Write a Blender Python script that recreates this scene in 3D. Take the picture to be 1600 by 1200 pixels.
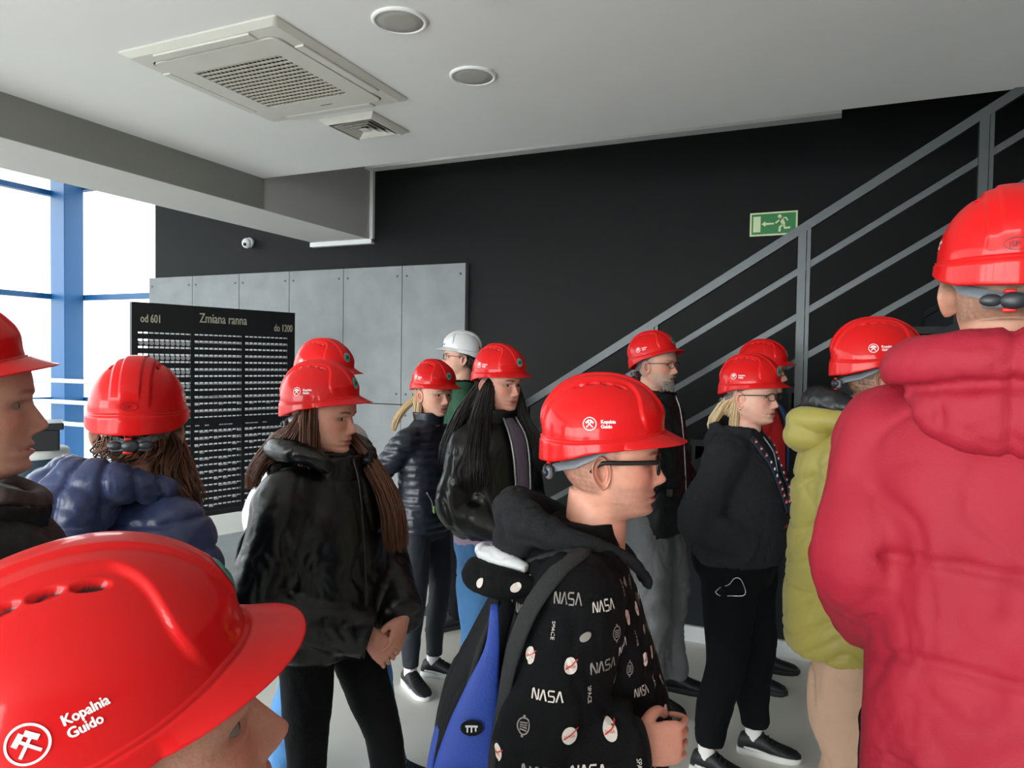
import bpy, bmesh, math, random
import numpy as np
from mathutils import Matrix, Vector
from mathutils.bvhtree import BVHTree

for _o in list(bpy.data.objects):
    bpy.data.objects.remove(_o, do_unlink=True)
SC = bpy.context.scene
COL = SC.collection
PI = math.pi
random.seed(7)

# ------------------------------------------------------------------ camera
# world frame = the room: +X runs along the black wall to the right, +Y towards
# the black wall, the camera stands at the origin at eye height.
TH = math.radians(24.2)
def at(right, ahead, z=0.0):
    """metres to the right of / ahead of the camera spot -> room coordinates"""
    c, s = math.cos(TH), math.sin(TH)
    return Vector((right * c - ahead * s, right * s + ahead * c, z))

cam_d = bpy.data.cameras.new('camera')
cam_d.sensor_width = 36.0
cam_d.lens = 36.0 * 1120.0 / 1600.0
cam_d.clip_start = 0.05
cam_d.clip_end = 400
cam = bpy.data.objects.new('camera', cam_d)
COL.objects.link(cam)
_p, _r = math.radians(1.7), math.radians(0.87)
_F = Vector((0, math.cos(_p), -math.sin(_p)))
_R = Vector((1, 0, 0))
_U = _R.cross(_F)
_R = (_R * math.cos(_r) + _U * math.sin(_r)).normalized()
_U = _R.cross(_F)
_rot = Matrix.Rotation(TH, 3, 'Z')
_m = Matrix((_rot @ _R, _rot @ _U, _rot @ (-_F))).transposed().to_4x4()
_m.translation = (0, 0, 1.70)
cam.matrix_world = _m
SC.camera = cam

# ------------------------------------------------------------------ light
SKY_STRENGTH = 8.0
w = bpy.data.worlds.new('overcast_sky')
SC.world = w
w.use_nodes = True
nt = w.node_tree
nt.nodes.clear()
_out = nt.nodes.new('ShaderNodeOutputWorld')
_bg = nt.nodes.new('ShaderNodeBackground')
_tc = nt.nodes.new('ShaderNodeTexCoord')
_sep = nt.nodes.new('ShaderNodeSeparateXYZ')
_rmp = nt.nodes.new('ShaderNodeValToRGB')
_rmp.color_ramp.elements[0].position = 0.42
_rmp.color_ramp.elements[0].color = (0.30, 0.31, 0.32, 1)
_rmp.color_ramp.elements[1].position = 0.52
_rmp.color_ramp.elements[1].color = (1.0, 0.995, 0.97, 1)
_mr = nt.nodes.new('ShaderNodeMapRange')
_mr.inputs['From Min'].default_value = -1
_mr.inputs['From Max'].default_value = 1
nt.links.new(_tc.outputs['Generated'], _sep.inputs[0])
nt.links.new(_sep.outputs['Z'], _mr.inputs['Value'])
nt.links.new(_mr.outputs[0], _rmp.inputs[0])
nt.links.new(_rmp.outputs[0], _bg.inputs['Color'])
_bg.inputs['Strength'].default_value = SKY_STRENGTH
nt.links.new(_bg.outputs[0], _out.inputs[0])

SC.view_settings.view_transform = 'Standard'
SC.view_settings.look = 'None'
SC.view_settings.gamma = 1.0
SC.view_settings.use_curve_mapping = False
SC.view_settings.exposure = 1.22

def portal(name, loc, rot, sx, sy):
    ld = bpy.data.lights.new(name, 'AREA')
    ld.shape = 'RECTANGLE'
    ld.size, ld.size_y = sx, sy
    ld.cycles.is_portal = True
    o = bpy.data.objects.new(name, ld)
    o.location = loc
    o.rotation_euler = rot
    COL.objects.link(o)
portal('window_portal', (-9.05, 0.0, 2.15), (0, -PI / 2, 0), 4.3, 12.4)
portal('window_portal', (-8.1, 6.2, 2.15), (-PI / 2, 0, 0), 1.7, 4.3)
portal('window_portal', (-3.9, -6.2, 1.7), (PI / 2, 0, 0), 9.9, 3.2)

# ------------------------------------------------------------------ helpers
def srgb(h):
    h = h.lstrip('#')
    v = [int(h[i:i + 2], 16) / 255 for i in (0, 2, 4)]
    return tuple(c / 12.92 if c <= 0.04045 else ((c + 0.055) / 1.055) ** 2.4 for c in v) + (1.0,)

MATS = {}
def mat(name, color, rough=0.6, metal=0.0, var=None, bump=None, coat=0.0, sheen=0.0, spec=0.5, attr=None, sss=0.0):
    """procedural principled material; var=(scale, amount), bump=(scale, strength[, stretch z])"""
    m = bpy.data.materials.new(name)
    m.use_nodes = True
    n, l = m.node_tree.nodes, m.node_tree.links
    b = n['Principled BSDF']
    c = srgb(color) if isinstance(color, str) else tuple(color) + ((1.0,) if len(color) == 3 else ())
    b.inputs['Base Color'].default_value = c
    b.inputs['Roughness'].default_value = rough
    b.inputs['Metallic'].default_value = metal
    b.inputs['Specular IOR Level'].default_value = spec
    b.inputs['Coat Weight'].default_value = coat
    b.inputs['Coat Roughness'].default_value = 0.09
    b.inputs['Sheen Weight'].default_value = sheen
    tc = n.new('ShaderNodeTexCoord')
    src = None
    if attr:
        a = n.new('ShaderNodeAttribute')
        a.attribute_name = attr
        src = a.outputs['Color']
        l.new(src, b.inputs['Base Color'])
    if var:
        no = n.new('ShaderNodeTexNoise')
        no.inputs['Scale'].default_value = var[0]
        no.inputs['Detail'].default_value = 5
        l.new(tc.outputs['Object'], no.inputs['Vector'])
        mr = n.new('ShaderNodeMapRange')
        mr.inputs['From Min'].default_value = 0.3
        mr.inputs['From Max'].default_value = 0.7
        mr.inputs['To Min'].default_value = 1 - var[1]
        mr.inputs['To Max'].default_value = 1 + var[1]
        l.new(no.outputs['Fac'], mr.inputs['Value'])
        mx = n.new('ShaderNodeVectorMath')
        mx.operation = 'SCALE'
        if src:
            l.new(src, mx.inputs[0])
        else:
            mx.inputs[0].default_value = c[:3]
        l.new(mr.outputs[0], mx.inputs['Scale'])
        l.new(mx.outputs[0], b.inputs['Base Color'])
    if bump:
        no = n.new('ShaderNodeTexNoise')
        no.inputs['Scale'].default_value = bump[0]
        no.inputs['Detail'].default_value = 4
        vec = tc.outputs['Object']
        if len(bump) > 2:
            mp = n.new('ShaderNodeMapping')
            mp.inputs['Scale'].default_value = (1, 1, bump[2])
            l.new(vec, mp.inputs['Vector'])
            vec = mp.outputs[0]
        l.new(vec, no.inputs['Vector'])
        bp = n.new('ShaderNodeBump')
        bp.inputs['Strength'].default_value = bump[1]
        bp.inputs['Distance'].default_value = 0.01
        l.new(no.outputs['Fac'], bp.inputs['Height'])
        l.new(bp.outputs[0], b.inputs['Normal'])
    if sss:
        b.inputs['Subsurface Weight'].default_value = sss
        b.inputs['Subsurface Radius'].default_value = (0.012, 0.005, 0.003)
        b.inputs['Subsurface Scale'].default_value = 0.6
    MATS[name] = m
    return m

def glass_mat(name, tint=(1, 1, 1, 1), refl=0.08):
    """thin clear pane: mostly transmits straight through, reflects by Fresnel"""
    m = bpy.data.materials.new(name)
    m.use_nodes = True
    n, l = m.node_tree.nodes, m.node_tree.links
    n.remove(n['Principled BSDF'])
    t = n.new('ShaderNodeBsdfTransparent')
    t.inputs[0].default_value = tint
    g = n.new('ShaderNodeBsdfGlossy')
    g.inputs['Roughness'].default_value = 0.02
    lw = n.new('ShaderNodeLayerWeight')
    lw.inputs['Blend'].default_value = 0.5
    pw = n.new('ShaderNodeMath')
    pw.operation = 'POWER'
    l.new(lw.outputs['Facing'], pw.inputs[0])
    pw.inputs[1].default_value = 4.0
    fr = n.new('ShaderNodeMath')
    fr.operation = 'MULTIPLY_ADD'
    l.new(pw.outputs[0], fr.inputs[0])
    fr.inputs[1].default_value = 0.5
    fr.inputs[2].default_value = refl * 0.4
    mx = n.new('ShaderNodeMixShader')
    l.new(fr.outputs[0], mx.inputs[0])
    l.new(t.outputs[0], mx.inputs[1])
    l.new(g.outputs[0], mx.inputs[2])
    l.new(mx.outputs[0], n['Material Output'].inputs[0])
    return m

def new_mesh(name, V, F, mats, smooth=True, midx=None):
    me = bpy.data.meshes.new(name)
    V = np.asarray(V, float)
    F = F.tolist() if isinstance(F, np.ndarray) else [list(f) for f in F]
    me.from_pydata(V.tolist(), [], F)
    for m in (mats if isinstance(mats, (list, tuple)) else [mats]):
        me.materials.append(m)
    if smooth:
        me.polygons.foreach_set('use_smooth', [True] * len(me.polygons))
    if midx is not None:
        me.polygons.foreach_set('material_index', [int(i) for i in midx])
    me.update()
    return me

def link(name, me, parent=None, loc=None, rz=None):
    o = bpy.data.objects.new(name, me)
    COL.objects.link(o)
    if parent is not None:
        o.parent = parent
    if loc is not None:
        o.location = loc
    if rz is not None:
        o.rotation_euler = (0, 0, rz)
    return o

def obj(name, V, F, mats, parent=None, smooth=True, midx=None, loc=None, rz=None):
    return link(name, new_mesh(name, V, F, mats, smooth, midx), parent, loc, rz)

def empty(name, loc=(0, 0, 0), rz=0.0):
    o = bpy.data.objects.new(name, None)
    o.empty_display_size = 0.1
    COL.objects.link(o)
    o.location = loc
    o.rotation_euler = (0, 0, rz)
    return o

def tag(o, label, cat, group=None):
    o['label'] = label
    o['category'] = cat
    if group:
        o['group'] = group
    return o

def struct(o):
    o['kind'] = 'structure'
    return o

def join(parts):
    V, F, k = [], [], 0
    for v, f in parts:
        v = np.asarray(v, float)
        V.append(v)
        F += [[i + k for i in q] for q in (f.tolist() if isinstance(f, np.ndarray) else f)]
        k += len(v)
    return np.vstack(V), F

def box(x0, x1, y0, y1, z0, z1):
    V = [(x, y, z) for z in (z0, z1) for y in (y0, y1) for x in (x0, x1)]
    F = [(0, 2, 3, 1), (4, 5, 7, 6), (0, 1, 5, 4), (2, 6, 7, 3), (0, 4, 6, 2), (1, 3, 7, 5)]
    return np.array(V, float), F

def bbox_bevel(x0, x1, y0, y1, z0, z1, r=0.01, seg=2):
    bm = bmesh.new()
    V, F = box(x0, x1, y0, y1, z0, z1)
    vs = [bm.verts.new(v) for v in V]
    for f in F:
        bm.faces.new([vs[i] for i in f])
    bm.normal_update()
    bmesh.ops.bevel(bm, geom=bm.edges[:], offset=r, segments=seg, affect='EDGES', profile=0.5)
    bm.verts.index_update()
    V = np.array([v.co[:] for v in bm.verts])
    F = [[v.index for v in f.verts] for f in bm.faces]
    bm.free()
    return V, F

def grid_faces(nr, nc, cap0=True, cap1=True):
    """nr closed rings of nc points, quads, optional fan caps (adds 2 verts at the end)"""
    F = []
    for i in range(nr - 1):
        for j in range(nc):
            k = (j + 1) % nc
            F.append((i * nc + j, i * nc + k, (i + 1) * nc + k, (i + 1) * nc + j))
    n = nr * nc
    if cap0:
        F += [((j + 1) % nc, j, n) for j in range(nc)]
        n += 1
    if cap1:
        b = (nr - 1) * nc
        F += [(b + j, b + (j + 1) % nc, n) for j in range(nc)]
    return F

def rings_mesh(R, cap0=True, cap1=True):
    R = np.asarray(R, float)
    nr, nc = R.shape[:2]
    V = R.reshape(-1, 3)
    ex = []
    if cap0:
        ex.append(R[0].mean(0))
    if cap1:
        ex.append(R[-1].mean(0))
    if ex:
        V = np.vstack([V, ex])
    return V, grid_faces(nr, nc, cap0, cap1)

def spline(P, m):
    """Catmull-Rom through rows of P (any width), m samples"""
    P = np.asarray(P, float)
    n = len(P)
    Q = np.vstack([2 * P[0] - P[1], P, 2 * P[-1] - P[-2]])
    t = np.linspace(0, n - 1 - 1e-9, m)
    i = t.astype(int)
    u = (t - i)[:, None]
    a, b, c, d = Q[i], Q[i + 1], Q[i + 2], Q[i + 3]
    return 0.5 * (2 * b + (c - a) * u + (2 * a - 5 * b + 4 * c - d) * u ** 2 + (3 * b - a - 3 * c + d) * u ** 3)

def tube(path, rad, n=10, ref=(0, 0, 1), flat=None, caps=True):
    """swept ellipse; rad (m,) ; flat = ratio of the second axis"""
    P = np.asarray(path, float)
    m = len(P)
    rad = np.broadcast_to(np.asarray(rad, float), (m,))
    T = np.gradient(P, axis=0)
    T /= np.linalg.norm(T, axis=1)[:, None] + 1e-12
    ref = np.asarray(ref, float)
    a = ref - T[0] * (T[0] @ ref)
    if np.linalg.norm(a) < 1e-3:
        a = np.cross(T[0], (0.3, 1, 0.2))
    R = []
    al = np.linspace(0, 2 * PI, n, endpoint=False)
    fl = 1.0 if flat is None else flat
    for i in range(m):
        a = a - T[i] * (T[i] @ a)
        a /= np.linalg.norm(a) + 1e-12
        b = np.cross(T[i], a)
        R.append(P[i] + rad[i] * (np.cos(al)[:, None] * a * fl + np.sin(al)[:, None] * b))
    return rings_mesh(R, caps, caps)

def stube(pts, rads, m=16, n=12, flat=None, ref=(0, 0, 1)):
    Q = spline(np.column_stack([np.asarray(pts, float), np.asarray(rads, float)]), m)
    return tube(Q[:, :3], np.maximum(Q[:, 3], 1e-4), n, ref=ref, flat=flat)

def ring(z, a, b, xo=0.0, yo=0.0, n=40, ex=2.3):
    t = np.linspace(0, 2 * PI, n, endpoint=False)
    c, s = np.cos(t), np.sin(t)
    return np.column_stack([xo + a * np.sign(c) * np.abs(c) ** (2 / ex),
                            yo + b * np.sign(s) * np.abs(s) ** (2 / ex), np.full(n, z)])

def torso_loft(rings, m=26, n=40, ex=2.3):
    A = np.array([tuple(r) + (0,) * (5 - len(r)) for r in rings], float)
    A = spline(A, m)
    return rings_mesh([ring(r[0], max(r[1], .01), max(r[2], .01), r[3], r[4], n, ex) for r in A])

def ellipsoid(c, r, n=14, m=10, rot=None):
    R = []
    for i in range(1, m):
        p = PI * i / m - PI / 2
        t = np.linspace(0, 2 * PI, n, endpoint=False)
        R.append(np.column_stack([r[0] * np.cos(p) * np.cos(t), r[1] * np.cos(p) * np.sin(t), np.full(n, r[2] * np.sin(p))]))
    V, F = rings_mesh(R)
    V[-2] = (0, 0, -r[2])
    V[-1] = (0, 0, r[2])
    if rot is not None:
        V = V @ np.array(rot).T
    return V + np.array(c), F

def eval_mesh(V, F, mods):
    me = bpy.data.meshes.new('tmp')
    me.from_pydata(np.asarray(V).tolist(), [], [list(f) for f in F])
    o = bpy.data.objects.new('tmp', me)
    COL.objects.link(o)
    for typ, kw in mods:
        md = o.modifiers.new(typ, typ)
        for k, v in kw.items():
            setattr(md, k, v)
    dg = bpy.context.evaluated_depsgraph_get()
    m2 = bpy.data.meshes.new_from_object(o.evaluated_get(dg))
    V2 = np.empty(len(m2.vertices) * 3)
    m2.vertices.foreach_get('co', V2)
    V2 = V2.reshape(-1, 3)
    N = np.empty(len(m2.vertices) * 3)
    m2.vertex_normals.foreach_get('vector', N)
    F2 = [list(p.vertices) for p in m2.polygons]
    bpy.data.objects.remove(o, do_unlink=True)
    bpy.data.meshes.remove(me)
    bpy.data.meshes.remove(m2)
    return V2, F2, N.reshape(-1, 3)

def fuse(parts, vox=0.012, it=6, disp=None, clip=None):
    """fuse overlapping closed lofts into one continuous skin, smooth it, displace along normals"""
    V, F = join(parts)
    V, F, N = eval_mesh(V, F, [('REMESH', dict(mode='VOXEL', voxel_size=vox)),
                               ('SMOOTH', dict(factor=0.5, iterations=it))])
    if disp is not None:
        V = V + N * np.asarray(disp(V, N))[:, None]
    return V, F

def pn(P, scale, seed=0, k=7, st=(1, 1, 1)):
    """cheap band-limited noise from random waves, about -1..1"""
    r = np.random.RandomState(seed)
    d = r.normal(size=(k, 3))
    d /= np.linalg.norm(d, axis=1)[:, None]
    d *= (0.6 + 0.9 * r.rand(k))[:, None]
    ph = r.rand(k) * 2 * PI
    Q = np.asarray(P) * np.array(st)
    return np.sin(Q @ d.T * scale * 2 * PI + ph).sum(1) / math.sqrt(k) / 1.3

def folds(amp=0.006, scale=4.0, seed=0, st=(1, 1, .7)):
    """cloth: soft swells, plus sharp creases where the noise crosses zero"""
    def f(V, N):
        wv = V + 0.035 * np.column_stack([pn(V, 5, seed + i) for i in (11, 12, 13)])
        n1 = pn(wv, scale, seed, st=st)
        n2 = pn(wv, scale * 2.3, seed + 3, st=st)
        mask = sstep(-.5, .6, pn(V, 2.2, seed + 21))
        c1 = np.clip(1 - np.abs(n1) * 4.5, 0, 1)
        c2 = np.clip(1 - np.abs(n2) * 3.5, 0, 1)
        n3 = pn(wv, scale * 4.2, seed + 9, st=st)
        c3 = np.clip(1 - np.abs(n3) * 3, 0, 1) * sstep(.0, .7, pn(V, 3.1, seed + 27))
        return amp * (.55 * n1 + .30 * n2 - .75 * c1 * c1 * mask - .45 * c2 * c2 * (1 - mask * .6) - .32 * c3)
    return f

def sstep(a, b, x):
    t = np.clip((x - a) / (b - a), 0, 1)
    return t * t * (3 - 2 * t)

def seam(d, wd):
    return np.exp(-(d / wd) ** 2)

def channels(ph, spacing, wd):
    """stitched channels: puff between narrow stitched valleys at every multiple of spacing"""
    d = np.abs((ph / spacing + .5) % 1 - .5) * spacing
    return .35 * (np.sin(PI * np.clip(d / spacing * 2, 0, 1) / 2) - .5) - seam(d, wd)

def quilt(spacing, amp, seed=0, base=0.004, tilt=0.0, zoff=0.0, warp=.006, wd=.007):
    fo = folds(base, 6, seed)
    def f(V, N):
        ph = V[:, 2] + tilt * V[:, 0] + zoff + warp * pn(V, 3, seed + 5)
        # small gathers running across every stitched line
        d = np.abs((ph / spacing + .5) % 1 - .5) * spacing
        ga = seam(d, spacing * .28) * pn(V, 16, seed + 7, st=(1, 1, .25)) * .35
        return amp * (channels(ph, spacing, wd) + ga) + fo(V, N)
    return f

def text2d(body, size, ext_font=None):
    """flat text as (V2, F), origin at the left end of the base line"""
    cu = bpy.data.curves.new('t', 'FONT')
    cu.body = body
    cu.size = size
    cu.resolution_u = 3
    o = bpy.data.objects.new('t', cu)
    COL.objects.link(o)
    dg = bpy.context.evaluated_depsgraph_get()
    me = bpy.data.meshes.new_from_object(o.evaluated_get(dg))
    V = np.array([v.co[:2] for v in me.vertices])
    F = [list(p.vertices) for p in me.polygons]
    bpy.data.objects.remove(o, do_unlink=True)
    bpy.data.curves.remove(cu)
    bpy.data.meshes.remove(me)
    return V, F

def stroke2d(pts, w, closed=False, step=None):
    """polyline with width as quads"""
    P = np.asarray(pts, float)
    if closed:
        P = np.vstack([P, P[:1]])
    if step:
        Q = [P[0]]
        for a, b in zip(P[:-1], P[1:]):
            n = max(1, int(np.linalg.norm(b - a) / step))
            Q += [a + (b - a) * (i + 1) / n for i in range(n)]
        P = np.array(Q)
    T = np.gradient(P, axis=0)
    T /= np.linalg.norm(T, axis=1)[:, None] + 1e-9
    Nn = np.column_stack([-T[:, 1], T[:, 0]]) * w / 2
    V = np.vstack([P + Nn, P - Nn])
    n = len(P)
    return V, [(i + 1, i, n + i, n + i + 1) for i in range(n - 1)]

def disc2d(r, n=24, ry=None, rings=3):
    V = [(0, 0)]
    F = []
    ry = ry or r
    for k in range(1, rings + 1):
        for j in range(n):
            a = 2 * PI * j / n
            V.append((r * k / rings * math.cos(a), ry * k / rings * math.sin(a)))
    for j in range(n):
        F.append((0, 1 + j, 1 + (j + 1) % n))
    for k in range(rings - 1):
        for j in range(n):
            a, b = 1 + k * n + j, 1 + k * n + (j + 1) % n
            F.append((a, a + n, b + n, b))
    return np.array(V, float), F

def circle_pts(r, n=28, ry=None):
    t = np.linspace(0, 2 * PI, n, endpoint=False)
    return np.column_stack([r * np.cos(t), (ry or r) * np.sin(t)])
# ------------------------------------------------------------------ materials
M_SKIN = mat('skin', '#c58f78', 0.5, attr='Col', var=(45, 0.05), bump=(160, 0.12), sss=0.08)
M_EYEW = mat('eye_white', '#7d746f', 0.3)
M_IRIS = mat('iris', '#4a3a2c', 0.2)
M_PUP = mat('pupil', '#050505', 0.15)
M_RED = mat('helmet_red', (0.62, 0.006, 0.007), 0.42, coat=0.32, spec=.12)
M_VENT_SHADE = mat('helmet_vent_shade', (0.05, 0.004, 0.004), 0.8)  # slots are only dented; dark red paints the shade inside them
M_WHITE_H = mat('helmet_white', '#d9dcde', 0.3, coat=0.4)
M_VENT_SHADE_W = mat('helmet_vent_shade_white', '#55595c', 0.8)  # grey paints the slot shade on the white shell
def vent_mix(m, hole):
    n, l = m.node_tree.nodes, m.node_tree.links
    a = n.new('ShaderNodeAttribute')
    a.attribute_name = 'Vent'
    mx = n.new('ShaderNodeMix')
    mx.data_type = 'RGBA'
    mx.inputs[6].default_value = tuple(n['Principled BSDF'].inputs['Base Color'].default_value)
    mx.inputs[7].default_value = tuple(hole.node_tree.nodes['Principled BSDF'].inputs['Base Color'].default_value)
    l.new(a.outputs['Fac'], mx.inputs[0])
    l.new(mx.outputs[2], n['Principled BSDF'].inputs['Base Color'])
vent_mix(M_RED, M_VENT_SHADE)
vent_mix(M_WHITE_H, M_VENT_SHADE_W)
M_DECAL = mat('decal_white', '#f3eeee', 0.5)
M_STEEL = mat('sticker_grey', '#a9b4b2', 0.5)
M_TEAL = mat('sticker_teal', '#3aa891', 0.5)
M_DKBLUE = mat('sticker_navy', '#16333c', 0.5)
M_GREYPL = mat('grey_plastic', '#6b7278', 0.45)
M_DKPL = mat('dark_plastic', '#2c3034', 0.4)
M_LEVER = mat('red_lever', '#d2251c', 0.4)
M_MARK = mat('moulded_mark', '#3a0405', 0.5)
M_LENS = glass_mat('spectacle_lens', (0.93, 0.95, 0.97, 1))
M_FRAME = mat('spectacle_frame_black', '#0c0c0d', 0.25)
M_WIRE = mat('spectacle_frame_wire', '#4c4a48', 0.3, metal=0.8)
M_GOLD = mat('metal_silver', '#c9c6c0', 0.25, metal=1.0)
M_SOLE_W = mat('white_rubber', '#e4e5e2', 0.6)
M_SOLE_D = mat('dark_rubber', '#191a1b', 0.7)
M_SHOE = mat('black_shoe', '#17191c', 0.55, bump=(90, 0.2))
M_SOCK = mat('white_sock', '#e9e9e6', 0.9, bump=(200, 0.3))
M_LACE = mat('lace', '#0e0e0f', 0.8)

def hair_mat(name, c1, c2, rough=0.42):
    m = mat(name, c1, rough, spec=0.4)
    n, l = m.node_tree.nodes, m.node_tree.links
    a = n.new('ShaderNodeAttribute')
    a.attribute_name = 'Tone'
    mx = n.new('ShaderNodeMix')
    mx.data_type = 'RGBA'
    mx.inputs[6].default_value = srgb(c1)
    mx.inputs[7].default_value = srgb(c2)
    l.new(a.outputs['Fac'], mx.inputs[0])
    l.new(mx.outputs[2], n['Principled BSDF'].inputs['Base Color'])
    return m

# ------------------------------------------------------------------ hard hat
H_ZB, H_ZT = 0.052, 0.180
def h_interp(th, tab):
    a = np.abs((np.asarray(th) + PI) % (2 * PI) - PI) * 180 / PI
    x, y = zip(*tab)
    return np.interp(a, x, y)
def h_rim(th):
    return h_interp(th, [(0, .046), (50, .042), (75, .036), (95, .030), (115, .018), (135, .009), (180, .006)])
def h_zb(th):
    return h_interp(th, [(0, .068), (40, .064), (70, .056), (110, .051), (180, .056)])
def h_plan(th):
    c, s = np.cos(th), np.sin(th)
    return -.012 + .129 * np.sign(c) * np.abs(c) ** (2 / 2.15), .110 * np.sign(s) * np.abs(s) ** (2 / 2.15)
def sstep(a, b, x):
    t = np.clip((x - a) / (b - a), 0, 1)
    return t * t * (3 - 2 * t)
VENTS = [(-.058, .051), (-.030, .052), (-.002, .053), (.026, .055)]
def h_dome(th, ph):
    """point on the dome, azimuth th (0 = front), elevation ph 0..pi/2"""
    px, py = h_plan(th)
    zb = h_zb(th)
    sc = np.cos(ph) ** (2 / 2.25)
    z = zb + (H_ZT - zb) * np.sin(ph) ** (2 / 2.05)
    x = -.012 + (px + .012) * sc - .006 * np.sin(ph)
    y = py * sc
    # raised middle rib and raised front panel with an S-shaped edge
    wid = .047 + .045 * sstep(.035, .085, x) + .010 * np.sin((z - .08) * 60) * sstep(.03, .08, x)
    up = .0062 * sstep(.0, .009, wid - np.abs(y)) * sstep(.06, .30, ph)
    up += .0042 * sstep(0, .006, .024 - np.abs(y)) * sstep(.15, .45, ph)
    vn = np.zeros_like(x)
    for vx, vy in VENTS:
        e = ((x - vx) / .0105) ** 2 + ((np.abs(y) - vy) / .0042) ** 2
        vn = np.maximum(vn, 1 - sstep(.2, 1.9, e))
    cx, cz = x + .012, z - .02
    L = np.sqrt(cx ** 2 + y ** 2 + cz ** 2) + 1e-9
    d = up - .007 * vn
    return np.stack([x + cx / L * d, y + y / L * d, z + cz / L * d], -1), vn

def make_shell(name, m_shell, m_hole):
    nc = 400
    th = np.linspace(0, 2 * PI, nc, endpoint=False)
    px, py = h_plan(th)
    zb, zr = h_zb(th), h_rim(th)
    a = np.abs((th + PI) % (2 * PI) - PI)
    ext = np.where(a < 1.25, .040 * np.cos(np.clip(a / 1.25, 0, 1) * PI / 2) ** .8, 0) + .007
    c, s = np.cos(th), np.sin(th)
    rows, vent = [], []
    def band(t, off, dz=0.0, sc=1.0):
        e = off + (ext - .007) * t ** 1.15 + .007 * min(1, t * 8) * (.7 + .3 * t)
        rows.append(np.column_stack([-.012 + (px + .012 + c * e) * sc, (py + s * e) * sc, zb + (zr - zb) * t + dz]))
        vent.append(np.zeros(nc))
    # inside, from deep up to the rim, then the outside band, then the dome
    for k in range(8):
        ph = (7 - k) / 8 * 1.35
        p, _ = h_dome(th, np.full(nc, ph))
        ctr = np.array([-.012, 0, .03])
        rows.append(ctr + (p - ctr) * .955)
        vent.append(np.ones(nc) * .0)
    band(1.0, -.009, .001)
    band(1.0, -.003, -.0015)
    band(1.0, -.0005, 0)
    band(.96, 0)
    for t in (.85, .7, .55, .4, .28, .18, .1, .05):
        band(t, 0)
    band(0.0, .004, .0015)
    for k in range(1, 120):
        ph = (k / 120) * PI / 2
        p, v = h_dome(th, np.full(nc, ph))
        rows.append(p)
        vent.append(v)
    R = np.array(rows)
    V, F = rings_mesh(R, True, True)
    vent = np.concatenate(vent + [[0], [0]])
    me = new_mesh(name, V, F, m_shell)
    at_ = me.attributes.new('Vent', 'FLOAT', 'POINT')
    at_.data.foreach_set('value', sstep(.55, .9, vent).astype(np.float32))
    return me

def dome_map(th0, z0, V2, lift=.0009):
    """wrap flat artwork round the dome at azimuth th0, height z0"""
    V2 = np.asarray(V2, float)
    def ph_of(th, z):
        zb = h_zb(th)
        return np.arcsin(np.clip((z - zb) / (H_ZT - zb), 0.001, .999) ** (2.05 / 2))
    tt = np.array([th0 - .02, th0 + .02, th0, th0])
    q, _ = h_dome(tt, ph_of(tt, np.array([z0, z0, z0 - .004, z0 + .004])))
    R = np.linalg.norm(q[1] - q[0]) / .04
    Rz = np.linalg.norm(q[3] - q[2]) / .008
    th = th0 + V2[:, 0] / R
    ph = ph_of(th, z0 + V2[:, 1] / Rz)
    P, _ = h_dome(th, ph)
    P1, _ = h_dome(th + .01, ph)
    P2, _ = h_dome(th, ph + .01)
    N = np.cross(P1 - P, P2 - P)
    N /= np.linalg.norm(N, axis=1)[:, None] + 1e-12
    N *= np.sign((N * (P - np.array([-.012, 0, .05]))).sum(1))[:, None]
    return P + N * lift

def hammers(r):
    parts = [stroke2d(circle_pts(r, 40), r * .13, True)]
    for sgn in (-1, 1):
        h = np.array([sgn * -.5, -.55]) * r
        t = np.array([sgn * .33, .36]) * r
        parts.append(stroke2d([h, t], r * .17, step=.003))
        d = np.array([sgn * .68, .72]); d /= np.linalg.norm(d)
        n = np.array([-d[1], d[0]])
        parts.append(stroke2d([t - n * r * .36, t + n * r * .36], r * .3, step=.003))
    return parts
def join2d(parts):
    V, F, k = [], [], 0
    for v, f in parts:
        V.append(np.asarray(v, float)); F += [[i + k for i in q] for q in f]; k += len(v)
    return np.vstack(V), F

SHELL = make_shell('helmet_shell', M_RED, M_VENT_SHADE)
SHELL_W = make_shell('helmet_shell_white', M_WHITE_H, M_VENT_SHADE_W)
def decal_mesh(name, spots, V2, F, m, lift=.0009):
    return new_mesh(name, *join([(dome_map(t, z, V2, lift), F) for t, z in spots]), m, False)
_v, _f = join2d(hammers(.0128))
LOGO = [decal_mesh('hammers_logo', [(t, .088)], _v, _f, M_DECAL) for t in (-1.72, 1.42)]
_t1, _t2 = text2d('Kopalnia', .0100), text2d('Guido', .0100)
_tv, _tf = join2d([_t1, (np.asarray(_t2[0]) + [0, -.0096], _t2[1])])
_b, _c = np.array([.0004, 0]), np.array([0, .0003])
_tv, _tf = join2d([(_tv, _tf), (_tv + _b, _tf), (_tv - _b, _tf), (_tv + _c, _tf), (_tv - _c, _tf)])   # heavier letters
LETTERS = [decal_mesh('helmet_lettering', [(t, .089)], _tv, _tf, M_DECAL) for t in (-1.565, 1.575)]
STICK = None
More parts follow.
